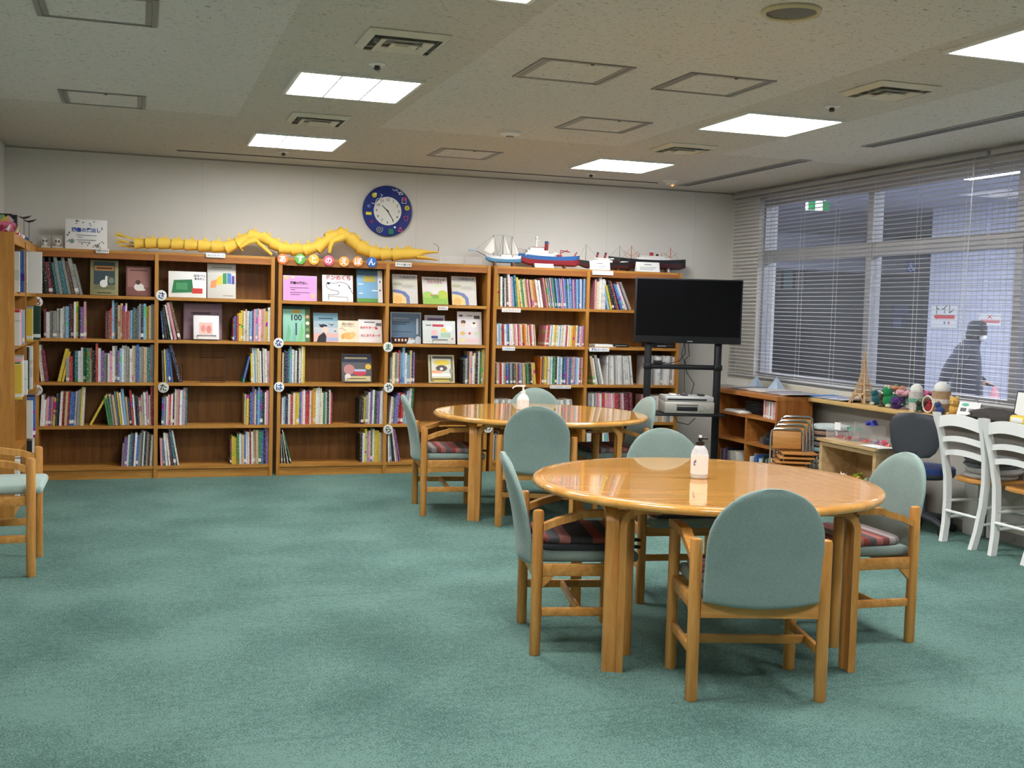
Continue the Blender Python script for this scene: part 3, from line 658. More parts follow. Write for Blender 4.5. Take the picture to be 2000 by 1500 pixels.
    cm = n.new('ShaderNodeMath'); cm.operation = 'MULTIPLY'; l.new(rs.outputs[0], cm.inputs[0]); l.new(c1.outputs[0], cm.inputs[1])
    m3 = n.new('ShaderNodeMix'); m3.data_type = 'RGBA'; l.new(cm.outputs[0], m3.inputs['Factor']); l.new(m2.outputs['Result'], m3.inputs['A']); m3.inputs['B'].default_value = lin((228, 226, 220))
    l.new(m3.outputs['Result'], b.inputs['Base Color'])
    return m
M_spine = spine_material()
def book_mesh(name, hard=True):
    mb = MB(); k = 0.10 if hard else 0.05; q = 0.02 if hard else 0.0
    # unit book: x 0..1 thickness, y 0..1 depth (spine at y=0), z 0..1 height
    mb.span(0, 1, 0, 0.012, 0, 1, 0).span(0, k, 0.012, 1, 0, 1, 0).span(1 - k, 1, 0.012, 1, 0, 1, 0).span(k, 1 - k, 0.012, 1 - q, q * .5, 1 - q * .5, 1)
    return mb.mesh(name, [M_spine, M_page], 0)
ME_book = book_mesh('picture_book'); ME_mag = book_mesh('magazine', False)
ORD = ['top', 'second', 'third', 'fourth', 'bottom']
BAY = ['in the bay below the notice', 'in the bay below the dragon tail', 'in the bay below the round signs', 'in the bay below the dragon head', 'in the bay below the blue ship', 'in the bay behind the television']
ROWLABELS = {}
def row(bay, lev, px0, px1, codes, hs, lean=0, kind='picture book', name='picture_book', depth=0.21, ypx=None, z=None, where=None, X0=None, X1=None, yf=None, tall=None, axis='x', Xp=None):
    n = len(codes); zz = SH[lev] if z is None else z
    Y = (YF + .03) if yf is None else yf
    if axis == 'x':
        if X0 is None:
            ym = 700
            X0 = ony(px0, ym, Y).x; X1 = ony(px1, ym, Y).x
    la = lean if isinstance(lean, (tuple, list)) else (lean, lean)
    A = [math.radians(la[0] + (la[1] - la[0]) * (i / max(1, n - 1))) for i in range(n)]   # + = top leans to the left
    Hs = [0.13 + 0.0203 * int(hs[i % len(hs)]) + random.uniform(-.006, .006) for i in range(n)]
    wt = [random.uniform(.7, 1.35) for _ in range(n)]
    fan = sum(abs(Hs[i] * (math.sin(A[i + 1]) - math.sin(A[i]))) for i in range(n - 1))
    avail = max(X1 - X0 - fan, (X1 - X0) * .45); k = avail / sum(wt[i] / math.cos(A[i]) for i in range(n))
    def lab(i, near):
        hd = 'tall ' if Hs[i] > .295 else ('low ' if Hs[i] < .225 else ''); ld = ' leaning' if abs(A[i]) > .09 else ''
        tail = ('among the ' + where) if where else '%s shelf %s' % (ORD[lev], BAY[bay].replace('in the bay ', ''))
        if not near: return '%s%s %s%s %s' % (hd, PAL[codes[i]][1], kind, ld, tail if where else 'on the ' + tail)
        nb = [PAL[codes[j]][1] for j in (i - 1, i + 1) if 0 <= j < n]
        return '%s%s %s%s %s, %s' % (hd, PAL[codes[i]][1], kind, ld, ('between %s and %s ones' % tuple(nb)) if len(nb) == 2 else 'ending the run beside %s' % nb[0], tail)
    LB = [lab(i, False) for i in range(n)]; ROWLABELS.setdefault((bay, lev, where), []).extend(LB)
    LB = [lab(i, True) if n > 1 and not where and LB.count(LB[i]) > 1 else LB[i] for i in range(n)]
    x = X0; grp = where or ('%ss on the %s shelf %s' % (kind, ORD[lev], BAY[bay]))
    for i in range(n):
        th = wt[i] * k * 0.96; rgb, cn = PAL[codes[i]]
        o = link(name, ME_mag if name == 'magazine' else ME_book)
        j = random.uniform(-.012, .02); dp = depth * random.uniform(.9, 1.05)
        cs = math.cos(A[i])
        if axis == 'x':
            px = x if A[i] >= 0 else x + th * cs
            M = Matrix.Translation((px, Y + j, zz + .0008)) @ Matrix.Rotation(-A[i], 4, 'Y') @ Matrix.Translation((0 if A[i] >= 0 else -th, 0, 0))
        else:   # spines facing +X (left bookcase) or -X; x runs along world Y
            px = x if A[i] >= 0 else x + th * cs
            M = Matrix.Translation((Xp + j * (1 if axis == 'l' else -1), px, zz + .0008)) @ Matrix.Rotation(PI / 2 if axis == 'l' else -PI / 2, 4, 'Z')
            if axis == 'r': M = M @ Matrix.Translation((-th, 0, 0))
            M = M @ Matrix.Rotation(-A[i] if axis == 'l' else A[i], 4, 'Y')
        o.matrix_world = M @ Matrix.Diagonal((th, dp, Hs[i], 1))
        v = random.uniform(.88, 1.06); o.color = tuple(min(1, q * v) for q in lin(rgb)[:3]) + (1,)
        o['label'] = LB[i]
        o['category'] = 'magazine' if name == 'magazine' else 'book'; o['group'] = grp
        step = th * cs / .96 + 0.0005
        if i < n - 1: step = wt[i] * k / cs + abs(Hs[i] * (math.sin(A[i + 1]) - math.sin(A[i])))
        x += step
# bay 1
row(0, 0, 84, 161, 'kkmktstsuss', '78686978786', (6, 13), depth=.2)
row(0, 1, 86, 168, 'mwsswwwlkmwykvp', '544455667788668')
row(0, 1, 206, 304, 'muMlwkeerwrwltulwnlyesw'.replace('M', 'r'), '55698878785556678887788')
row(0, 2, 80, 95, 'wm', '86', (6, 7)); row(0, 2, 112, 125, 'yy', '76', (-13, -12))
row(0, 2, 129, 304, 'srntwwggekrwvswpwsvlwwswewbswetsw', '345667777697655688678887889888898')
row(0, 3, 78, 163, 'wwpvpynkwrerbbwswyw', '6455556677777778899', -3)
row(0, 3, 175, 180, 'y', '7', -27)
row(0, 3, 212, 304, 'ggwelywlenrwnnewwpwrp', '556677785586555677699', (9, 1))
row(0, 4, 238, 304, 'svvwtvwbsswksuwsw', '35567776788876666', -3)
# bay 2
row(1, 1, 318, 354, 'bkkwpu', '568899', (5, 14)); row(1, 1, 454, 530, 'mbryywewlbplpwpeyws', '3455667666777777689')
row(1, 2, 318, 339, 'sybbb', '67777', (2, 5)); row(1, 2, 350, 356, 'n', '9', 15)
row(1, 2, 474, 478, 'b', '5', -13); row(1, 2, 491, 530, 'ywlccwkwwpw', '68888768877', 2)
row(1, 3, 316, 366, 'bswprwmwepwlpt', '55566678888899', -1); row(1, 3, 479, 530, 'cykbvcblbnkwpv', '66679889887789')
row(1, 4, 315, 352, 'plwwmtw', '5577798', (2, 10)); row(1, 4, 452, 530, 'myygwebwwrweegbnvp', '455666677878888999', 1)
# bay 3
row(2, 2, 552, 596, 'cnntlwswkwcy', '677898777899'); row(2, 3, 552, 651, 'wlnwrwyybpwrrwoywwcwgwkwr', '5556677778888889999777787')
row(2, 3, 704, 751, 'kkyswvwgvww', '45567888889', -1); row(2, 4, 553, 570, 'sswg', '6687', (3, 14)); row(2, 4, 706, 751, 'kwylpgwyycs', '66877887766')
# bay 4
row(3, 2, 763, 811, 'scesrllwlenv', '577787976887'); row(3, 2, 905, 948, 'ksbepwckwgyc', '456886778899')
row(3, 3, 763, 807, 'webvrrwlpwg', '55677768899', -4); row(3, 4, 762, 786, 'wslkwpv', '5777788', (2, 11))
# bays 5 and 6
row(4, 0, 969, 1013, 'ywnwuwplty', '9766687787', (1, 6)); row(4, 1, 968, 969.5, 's', '4')
row(5, 0, 1158, 1180, 'pcwww', '76877'); row(5, 0, 1184, 1230, 'lykkrblwps', '6557765677', (14, 24))
MG = dict(kind='magazine', name='magazine', depth=.19)
row(4, 0, 1015, 1058, 'cgcepeeoowww', '6', (8, 10), **MG); row(4, 0, 1067, 1144, 'petlptlglbvlpvlblvlbpvlblwvlbl', '7', (11, 0), **MG)
row(4, 1, 970, 1046, 'wlwrwlbwwcpwrpwyowcrpwe', '3', (2, 6), **MG); row(4, 1, 1064, 1142, 'prwlwycwlwcwrwcyyocvwpvw', '3', (-4, 0), **MG)
row(4, 2, 967, 1048, 'keprwlebnslukevsbyegkkyey', '3', (1, 5), **MG); row(4, 2, 1057, 1140, 'ousyclwgkwlwgbvebsplwvre', '6', (0, 0), **MG)
row(4, 3, 967, 1003, 'wwswwsww', '4', **MG); row(4, 3, 1090, 1126, 'swwswws', '4', (4, 8), **MG); row(4, 4, 967, 986, 'wspsw', '55465', **MG)
row(5, 2, 1160, 1182, 'ewsw', '76', (10, 14), **MG); row(5, 2, 1186, 1238, 'wswwwswwwwswwwsw', '7', (1, 7), **MG); row(5, 2, 1262, 1318, 'wwswswwwwswwwwsw', '7', **MG)
row(5, 3, 1152, 1240, 'sswsppwrpppwprmpwmmm', '7', (1, 4), **MG); row(5, 3, 1258, 1318, 'ppswwewwsw', '6', **MG); row(5, 4, 1152, 1200, 'wwswswwls', '5', (3, 8), **MG); row(5, 4, 1262, 1318, 'eweewwe', '5', **MG)
# left bookcase: spines face the room, the far volumes stick out past the uprights
LBW = '%s shelf volumes in the left bookcase'
for lev, y0, y1, cod, hh, xp in ((0, 8.10, 8.30, 'wnbw', '7776', -.725), (0, 8.80, 8.98, 'wws', '789', -.735), (0, 9.2, 9.27, 'w', '9', -.685), (1, 7.98, 8.35, 'wcrpsl', '445545', -.72), (1, 8.8, 9.0, 'ywsk', '5566', -.72), (1, 9.15, 9.2, 'd', '6', -.672),
                             (2, 7.95, 8.4, 'ycgpwsw', '555677', -.715), (2, 8.78, 9.0, 'kws', '998', -.725), (3, 8.80, 9.05, 'wbnw', '7898', -.705), (4, 8.0, 8.3, 'wsk', '777', -.72), (4, 8.8, 9.0, 'kww', '999', -.70)):
    row(0, lev, 0, 0, cod, hh, 0, 'book', 'shelf_volume', depth=.21, where=LBW % ORD[lev], X0=y0, X1=y1, axis='l', Xp=xp)
# ---------------------------------------------------------------- round tables
def table(x, y, r, rz, lab):
    t = thing('round_table', lab, 'table', (x, y, 0), rz, 'round reading tables')
    T = 0.715; prof = []
    for k in range(9):
        a = -PI / 2 + PI * k / 8; prof.append((r - .017 + .017 * math.cos(a), T - .017 + .017 * math.sin(a)))
    MB().lathe([(r - .10, T - .034)] + prof + [(r - .06, T)], 96).build('table_top', M_table, t)
    s = 0.485
    def frame(M):
        a = s; R = .075; zt = .664; pts = [(-a, 0, 0), (-a, 0, zt - R)]
        pts += [(-a + R - R * math.cos(q), 0, zt - R + R * math.sin(q)) for q in [PI / 2 * i / 6 for i in range(1, 7)]]
        pts += [(-p[0], 0, p[2]) for p in pts[::-1]]; pts = [(p[0] + .0204, 0, p[2]) for p in pts]
        mb = MB(); hw, th = .026, .0145; vs = []
        for i, p in enumerate(pts):
            p = Vector(p); d = (Vector(pts[min(i + 1, len(pts) - 1)]) - Vector(pts[max(i - 1, 0)])).normalized(); nn = Vector((-d.z, 0, d.x))
            for u, v in ((-1, -1), (1, -1), (1, 1), (-1, 1)): vs.append(M @ (p + Vector((0, hw * u, 0)) + nn * th * v))
        fs = [(i * 4 + k, i * 4 + (k + 1) % 4, i * 4 + 4 + (k + 1) % 4, i * 4 + 4 + k) for i in range(len(pts) - 1) for k in range(4)] + [(3, 2, 1, 0), tuple(len(vs) - 4 + k for k in range(4))]
        return mb.add(vs, fs)
    for k in range(4): frame(Matrix.Rotation(k * PI / 2, 4, 'Z') @ Matrix.Translation((0, -s - .0206, 0))).build('bentwood_leg', M_beech, t, smooth=40)
    mb = MB().span(-.40, .40, -.03, .03, .665, .68).build('brace', M_beechx, t, smooth=0)
table(2.442, 4.507, .779, math.radians(-13.7), 'round honey wood table holding the clear bottle with black pump')
table(2.825, 7.745, .785, math.radians(-15), 'round honey wood table holding the white pump dispenser')

# ---------------------------------------------------------------- armchairs
def backrest_rows():
    rows = []; prev = None
    zs = [.386, .391, .40, .43, .48, .55, .61, .66, .70, .74, .77, .795, .812, .824, .830, .832]
    for i, z in enumerate(zs):
        wd = .222 if z <= .61 else .222 * math.sqrt(max(0.0, 1 - ((z - .61) / .2225) ** 2))
        th = .019 * (0.35 if i == 0 else 0.75 if i == 1 else 1.0) * (1 if z < .80 else (.85 if z < .82 else .55 if z < .831 else .2))
        yc = -.217 - .09 * max(0, (z - .40) / .43) ** 1.5
        ring = []
        for k in range(36):
            a = 2 * PI * k / 36; ca, sa = math.cos(a), math.sin(a)
            u = math.copysign(abs(ca) ** .55, ca); x = wd * u; y = th * math.copysign(abs(sa) ** .6, sa)
            zz = z - (.022 * (1 - u * u) * max(0, 1 - (z - .386) / .05) if z < .43 else 0)
            ring.append((x, yc + y - .02 * (1 - (x / .222) ** 2), zz))
        rows.append(ring)
    return rows
def chair_parts(t, back=True):
    W = .248; D = .195
    def post(x, y, h, rr=.0235):
        return MB().lathe([(rr * .9, 0), (rr, .006), (rr, h - .014), (rr * .85, h - .004), (rr * .4, h)], 18, (x, y, 0))
    for s in (-1, 1):
        post(s * W, -D, .622).build('back_leg', M_beech, t)
        post(s * W, D, .585).build('front_leg', M_beech, t)
        pts = [(s * W, -D + .022, .548), (s * W, -D + .08, .572), (s * W, -D + .16, .594), (s * W, -.02, .604), (s * W, .08, .607), (s * W, .16, .605), (s * W, D + .03, .600)]
        MB().strip(pts, (.021, 0, 0), (0, 0, .015)).build('armrest', M_beech, t, smooth=50)
        MB().rbox((s * W, 0, .365), (.022, 2 * D - .046, .052), .004).build('seat_rail', M_beechx, t)
        MB().rbox((s * W, 0, .185), (.02, 2 * D - .046, .036), .004).build('side_stretcher', M_beechx, t)
        MB().prism([(0, 0), (.05, 0), (0, -.05)], .02, Matrix.Translation((s * W - .01, -D + .023, .339)) @ Matrix.Rotation(PI / 2, 4, 'Z') @ Matrix.Rotation(PI / 2, 4, 'X')).build('corner_block', M_beech, t, smooth=0)
    MB().rbox((0, -.01, .185), (2 * W - .022, .02, .034), .004).build('cross_stretcher', M_beechx, t)
    MB().rbox((0, D, .365), (2 * W - .046, .022, .048), .004).build('front_rail', M_beechx, t)
    # curved back rail under the backrest
    pl = []
    for k in range(13):
        u = -1 + k / 6; pl.append((u * (W - .023), .366 + .026 * u * u))
    poly = pl + [(W - .023, .320), (-(W - .023), .320)]
    MB().prism(poly, .024, Matrix.Translation((0, -D + .012, 0)) @ Matrix.Rotation(PI / 2, 4, 'X')).build('back_rail', M_beechx, t, smooth=0)
    MB().rbox((0, .025, .411), (2 * W - .055, .45, .046), .02, 3).build('seat', M_sage, t)
    mb = MB(); rows = backrest_rows(); mb.grid(rows, closed=True); n = len(rows[0]); N = len(mb.v)
    mb.f.append(tuple(range(n))[::-1]); mb.f.append(tuple(N - n + k for k in range(n))); mb.m += [0, 0]
    mb.build('backrest', M_sage, t, smooth=50)
def place(o, p, face):
    o.location = (p[0], p[1], 0); o.rotation_euler = (0, 0, math.atan2(-face[0], face[1]))
G = 'sage green armchairs around the round tables'
chair0 = thing('armchair', 'sage armchair with its rear side to the open carpet at the clear bottle table', 'chair', group=G)
chair_parts(chair0)
def at(posts_mid, face):
    f = Vector((face[0], face[1])).normalized(); return (posts_mid[0] + f.x * .195, posts_mid[1] + f.y * .195), (f.x, f.y)
p, f = at((2.2385, 3.67), (.26, .966)); place(chair0, p, f)
spots = [((1.665, 4.65), (.977, -.216), 'sage armchair seen side-on with a dark and red cushion stack at the clear bottle table'),
         ((3.35, 4.44), (-.999, .04), 'sage armchair with flat red striped cushion at the clear bottle table, facing the open carpet'),
         ((2.72, 5.44), (-.15, -.989), 'sage armchair at the far side of the clear bottle table, tucked in'),
         ((1.952, 7.87), (.98, -.12), 'sage armchair seen side-on with red cushion at the white dispenser table'),
         ((2.556, 7.062), (.37, .93), 'sage armchair with its rear side showing, between the two tables'),
         ((3.053, 8.50), (-.289, -.957), 'sage armchair at the far side of the white dispenser table before the bookcase'),
         ((3.565, 7.73), (-1, .03), 'sage armchair at the white dispenser table next to the television stand')]
CH = [chair0]
for pm, fc, lab in spots:
    c = dup(chair0, lab); p, f = at(pm, fc); place(c, p, f); CH.append(c)
# armchair by the left wall, front posts towards the room, taller rounded posts
cl = thing('armchair', 'wooden armchair with pale sage seat standing beside the left bookcase end panel', 'chair', (-0.755, 6.535, 0), -PI / 2)
W, D = .243, .245
for s in (-1, 1):
    for y, h in ((D, .625), (-D + .04, .625)):
        MB().lathe([(.021, 0), (.0235, .006), (.0235, h - .014), (.02, h - .004), (.009, h)], 18, (s * W, y, 0)).build('leg', M_beech, cl)
    MB().strip([(s * W, D - .02, .565), (s * W, D - .09, .588), (s * W, D - .2, .603), (s * W, -.05, .606), (s * W, -D + .06, .603)], (.019, 0, 0), (0, 0, .017)).build('armrest', M_beech, cl, smooth=50)
    MB().rbox((s * W, .02, .40), (.022, 2 * D - .09, .05), .004).build('seat_rail', M_beechx, cl)
    MB().rbox((s * W, .02, .20), (.02, 2 * D - .09, .04), .004).build('side_stretcher', M_beechx, cl)
MB().rbox((0, .03, .20), (2 * W - .022, .02, .036), .004).build('cross_stretcher', M_beechx, cl)
MB().rbox((0, .05, .452), (2 * W - .05, .50, .05), .022, 3).build('seat', fabric('pale_sage_seat', (176, 196, 188), (158, 180, 172)), cl)
mb = MB(); rows = [[(x, y + .022, z + .04) for x, y, z in r] for r in backrest_rows()]; mb.grid(rows, closed=True)
mb.f.append(tuple(range(36))[::-1]); mb.f.append(tuple(len(mb.v) - 36 + k for k in range(36))); mb.m += [0, 0]
mb.build('backrest', M_sage, cl, smooth=50)

# ---------------------------------------------------------------- seat cushions
def stripes(name, cols, freq):
    m = mat(name, cols[0], 0.9, spec=.2); n, l, b = nt(m)
    tc = n.new('ShaderNodeTexCoord'); sx = n.new('ShaderNodeSeparateXYZ'); l.new(tc.outputs['Object'], sx.inputs[0])
    a = n.new('ShaderNodeMath'); a.operation = 'MULTIPLY'; a.inputs[1].default_value = freq; l.new(sx.outputs['Y'], a.inputs[0])
    f = n.new('ShaderNodeMath'); f.operation = 'FRACT'; l.new(a.outputs[0], f.inputs[0])
    r = n.new('ShaderNodeValToRGB'); r.color_ramp.interpolation = 'CONSTANT'; cr = r.color_ramp
    while len(cr.elements) < len(cols): cr.elements.new(0.5)
    for i, c in enumerate(cols): cr.elements[i].position = i / len(cols); cr.elements[i].color = lin(c)
    l.new(f.outputs[0], r.inputs[0]); l.new(r.outputs[0], b.inputs['Base Color']); return m
M_str = stripes('red_striped_cloth', [(150, 78, 72), (180, 122, 114), (120, 112, 114), (158, 150, 148), (124, 74, 72), (172, 108, 100), (96, 92, 96)], 4.2)
M_str2 = stripes('dark_striped_cloth', [(62, 62, 66), (140, 76, 70), (78, 76, 80), (160, 104, 98), (58, 56, 60)], 4.2)
M_dkc = fabric('charcoal_cloth', (64, 66, 72), (48, 50, 56))
def cushion(ch, z, m, lab, h=.036, dx=0, dy=.02, pad=0):
    o = thing('seat_cushion', lab, 'cushion', group='flat cushions on the armchair seats')
    o.matrix_world = Matrix.Translation((0, 0, z)) @ Matrix.LocRotScale(ch.location, ch.rotation_euler, None)
    mb = MB(); rows = []
    for k in range(7):
        a = -PI / 2 + PI * k / 6; zz = h / 2 + h / 2 * math.sin(a); sc_ = .94 + .06 * math.cos(a)
        ring = []
        for i in range(32):
            q = 2 * PI * i / 32; cx, cy = math.cos(q), math.sin(q); e = .32
            ring.append((dx + .205 * sc_ * math.copysign(abs(cx) ** e, cx), dy + .205 * sc_ * math.copysign(abs(cy) ** e, cy), zz))
        rows.append(ring)
    mb.grid(rows, closed=True); n = 32; mb.f += [tuple(range(n))[::-1], tuple(len(mb.v) - n + k for k in range(n))]; mb.m += [0, 0]
    mb.build('pad', m, o, smooth=50)
    for s in (-1, 1): MB().prism([(0, -.012), (.05, -.02), (.045, .004), (0, .012)], .012, Matrix.Translation((dx + s * .17, dy + .19, h * .3)) @ Matrix.Rotation(PI / 2, 4, 'Z')).build('tie_tab', M_dkc, o, smooth=0)
    return o
for k, lab in ((0, 'red striped cushion on the armchair whose rear side faces the open carpet'), (2, 'flat red and grey striped cushion on the armchair nearest the white chairs'),
               (3, 'red striped cushion on the tucked-in armchair behind the clear bottle'), (4, 'red striped cushion on the side-on armchair before the bookcase'), (5, 'red striped cushion on the armchair between the two tables'),
               (6, 'red striped cushion on the armchair by the magazine shelves'), (7, 'red striped cushion on the armchair next to the television stand')):
    cushion(CH[k], .4345, M_str, lab)
cushion(CH[1], .4345, M_dkc, 'charcoal cushion lying under a striped one on the side-on armchair', .03)
cushion(CH[1], .465, M_str2, 'dark red striped cushion on top of a charcoal one on the side-on armchair', .03)

# ---------------------------------------------------------------- bottles on the tables
b1 = onz(1365, 934, .715)
t = thing('sanitizer_bottle', 'clear hand sanitizer bottle with black pump and white label on the nearer round table', 'bottle', (b1.x, b1.y, .715), YAW * -1)
M_gel = mat('clear_bottle', (240, 240, 244), .08, alpha=.55)
MB().lathe([(.030, 0), (.037, .004), (.039, .02), (.039, .105), (.036, .125), (.024, .145), (.018, .152)], 28).build('bottle', M_gel, t)
MB().lathe([(.0395, .022), (.0395, .11)], 28).build('label', mat('bottle_label', (246, 240, 236), .5), t)
MB().lathe([(.019, .150), (.020, .152), (.020, .168), (.010, .170), (.010, .178)], 18).build('collar', M_black, t)
MB().lathe([(.007, .178), (.007, .196)], 12).build('pump_stem', M_paper, t)
MB().rbox((.012, 0, .182), (.045, .016, .01), .004).build('pump_head', M_black, t)
MB().span(-.031, -.022, -.0315, -.0305, .062, .068).span(-.031, -.027, -.0315, -.0305, .068, .082).span(-.026, -.021, -.034, -.033, .074, .088).build('printed_mark', mat('ink_violet', (110, 90, 150), .6), t, smooth=0)
b2 = onz(1021, 800, .715)
t = thing('pump_dispenser', 'white pump dispenser with long spout on the farther round table', 'bottle', (b2.x, b2.y, .715), 0.2)
MB().lathe([(.040, 0), (.045, .005), (.046, .06), (.045, .085), (.030, .108), (.018, .118), (.015, .124)], 28).build('bottle', mat('white_bottle', (240, 240, 244), .35), t)
MB().lathe([(.0465, .018), (.0465, .074)], 28).build('label', mat('label_pinkish', (238, 234, 236), .5), t)
MB().lathe([(.016, .122), (.018, .124), (.018, .138), (.008, .140), (.006, .175)], 16).build('pump_stem', M_paper, t)
MB().rbox((-.003, 0, .178), (.036, .018, .014), .004).build('pump_head', M_paper, t)
MB().tube([(-.015, 0, .179), (-.06, 0, .179), (-.085, 0, .170), (-.092, 0, .158)], [.006, .0055, .005, .005], 8).build('spout', M_paper, t)
# ---------------------------------------------------------------- wall clock
a = ony(756.5, 412.5, 9.94)
t = thing('wall_clock', 'round blue wall clock with white dial and doodled rim', 'clock', (a.x, 9.935, a.z), 0)
MB().lathe([(.200, -.024), (.222, -.018), (.224, .0), (.218, .008), (.150, .016), (.126, .012), (.126, -.024)], 64, M=Matrix.Rotation(PI / 2, 4, 'X')).build('rim', mat('clock_blue', (26, 44, 122), .35), t)
MB().lathe([(.1255, .002), (.1255, .008)], 48, M=Matrix.Rotation(PI / 2, 4, 'X')).build('dial', mat('clock_dial', (226, 228, 222), .5), t)
for h in range(1, 13):
    q = math.radians(90 - 30 * h); text(str(h), .034, M_dark, t, (.100 * math.cos(q), -.0086, .100 * math.sin(q)), bold=.01, name='numeral')
def hand(name, ang, L, wd):
    q = math.radians(90 - ang); MB().prism([(-.012, -wd), (L, -wd * .5), (L, wd * .5), (-.012, wd)], .002, Matrix.Rotation(PI / 2, 4, 'X') @ Matrix.Rotation(q, 4, 'Z') @ Matrix.Translation((0, 0, .010 if L < .08 else .0125))).build(name, M_black, t, smooth=0)
hand('hour_hand', 312, .072, .005); hand('minute_hand', 148, .098, .0045)
MB().lathe([(.007, .008), (.007, .016)], 12, M=Matrix.Rotation(PI / 2, 4, 'X')).build('hub', M_black, t)
def doodle(shapes, x, z, wd, ht): link('doodle', flatart(shapes, wd, ht, None), t, (x - wd / 2, -.0205, z - ht / 2), FACE)
Yl, Rd, Gn, Wt, Sk = (214, 206, 60), (176, 52, 78), (40, 120, 90), (225, 230, 240), (90, 120, 190)
doodle([('ell', .5, .45, .45, .42, Yl), ('ell', .75, .7, .2, .2, (235, 235, 160))], -.125, .135, .05, .05)
doodle([('line', [(0, .1), (.3, 0), (.5, .5), (.8, .6), (1, .9), (.8, 1)], .005, Wt)], -.10, .10, .10, .09)
doodle([('line', [(0, .9), (.25, .6), (.4, .9), (.55, .3), (.8, .5), (1, .1), (.6, 0), (.8, .5)], .006, Wt)], .085, .175, .10, .05)
doodle([('line', [(.1, 1), (0, 0), (1, 0), (.9, 1)], .004, Wt), ('ell', .5, .75, .35, .4, Rd)], .145, .10, .04, .05)
doodle([('ell', .5, .5, .5, .5, Yl), ('ell', .5, .5, .25, .25, (150, 140, 40))], .173, .035, .045, .042)
doodle([('line', [(.0, .9), (.9, 1), (.8, .2), (.3, .1), (.0, .9)], .005, (190, 80, 130))], .165, -.06, .045, .045)
doodle([('line', [(0, 0), (.5, 1), (1, 0), (0, 0)], .006, (226, 90, 80))], .115, -.155, .035, .04)
doodle([('rect', 0, 0, 1, 1, Gn)], .03, -.18, .045, .045)
doodle([('line', [(.5 + .05 * k / 2 * math.cos(k * .7), .5 + .05 * k / 2 * math.sin(k * .7)) for k in range(20)], .004, (190, 196, 150))], -.075, -.165, .07, .07)
doodle([('ell', .5, .5, .5, .4, (120, 40, 90))], -.145, -.10, .03, .04); doodle([('rect', 0, 0, 1, 1, Yl)], -.172, -.03, .05, .025); doodle([('ell', .5, .5, .5, .5, Sk)], -.172, .035, .03, .03)
doodle([('ell', .3, .6, .3, .4, (240, 240, 250)), ('ell', .7, .6, .3, .4, (240, 240, 250)), ('poly', [(.0, .5), (1, .5), (.5, 0)], (240, 240, 250))], .065, -.142, .02, .018)

# ---------------------------------------------------------------- on top of the bookcases
TY = 9.76
a = ony(127, 426, TY); b_ = ony(209, 480, TY)
wd, ht = b_.x - a.x, a.z - TOPZ
t = thing('framed_notice', 'white framed lending notice with blue heading and leaf border on top of the bookcase', 'notice', ((a.x + b_.x) / 2, TY, TOPZ), 0, rot=(math.radians(-6), 0, 0))
MB().rbox((0, .004, ht / 2), (wd, .012, ht), .003).build('board', M_paper, t)
LF = (70, 86, 92); random.seed(3)
lf = [('poly', [(u, v), (u + .03, v + .015), (u + .035, v + .05), (u + .005, v + .035)], LF) for u, v in [(random.uniform(.03, .93), random.choice([random.uniform(.03, .2), random.uniform(.78, .93)])) for _ in range(16)] + [(random.choice([.04, .9, .08, .86]), random.uniform(.2, .8)) for _ in range(10)]]
link('leaf_border', flatart(lf + [('rect', .27, .47, .75, .485, (90, 100, 120)), ('rect', .30, .40, .42, .415, (90, 100, 120)), ('rect', .26, .31, .74, .325, (90, 100, 120)), ('rect', .32, .24, .6, .255, (90, 100, 120)), ('ell', .17, .27, .05, .07, (110, 140, 140)), ('ell', .78, .14, .04, .06, (120, 140, 120))], wd, ht, None), t, (-wd / 2, -.0025, 0), FACE)
text('図書の貸出し', wd / 8.6, mat('heading_blue', (36, 76, 168), .6), t, (0, -.0035, ht * .64), bold=.03, name='heading')
# small skull models in clear cases
def skull_case(px, lab, wd, ht, tilt):
    c = ony(px, 480, TY).x; t = thing('specimen_case', lab, 'display case', (c, TY, TOPZ), tilt)
    MB().rbox((0, 0, .009), (wd, .09, .018), .003).build('base', mat('case_base', (190, 186, 176), .5), t)
    mb = MB(); k = .003
    mb.span(-wd / 2, wd / 2, -.045, -.042, .018, ht).span(-wd / 2, wd / 2, .042, .045, .018, ht).span(-wd / 2, -wd / 2 + k, -.042, .042, .018, ht).span(wd / 2 - k, wd / 2, -.042, .042, .018, ht).span(-wd / 2 + k, wd / 2 - k, -.042, .042, ht - k, ht)
    mb.build('cover', M_clear, t, smooth=0)
    B = mat('bone', (206, 200, 182), .6)
    s = MB().ball((0, 0, .055), (.030, .028, .030), 16).rbox((0, -.022, .036), (.030, .03, .022), .008).rbox((0, -.02, .023), (.026, .03, .008), .003); s.build('skull', B, t)
    for q in (-1, 1): MB().ball((q * .012, -.026, .058), (.009, .006, .010), 10).build('eye_socket', M_dark, t)
skull_case(85, 'small skull model in a clear case at the corner end of the bookcase', .075, .10, .5)
skull_case(112, 'small skull model in a clear case next to the framed notice', .08, .105, .1)
# two dark birds on wires
t = thing('bird_ornament', 'pair of dark bird silhouettes on thin wires on the left bookcase', 'ornament', (-.80, 9.30, 1.868))
for dx, dz, s in ((0, .19, 1), (.035, .165, -1)):
    MB().cyl((dx, 0, 0), (dx, 0, dz), .0018, n=6).build('wire', M_blackm, t)
    MB().prism([(-.045, .008), (-.01, .0), (.02, .006), (.055, .016), (.03, -.006), (.0, -.016), (-.025, -.006)], .006, Matrix.Translation((dx, .003, dz)) @ Matrix.Rotation(PI / 2, 4, 'X')).build('bird', mat('dark_bronze', (48, 38, 32), .5), t)
MB().lathe([(.04, 0), (.04, .008), (.01, .012)], 20, (.017, 0, 0)).build('base', M_blackm, t)
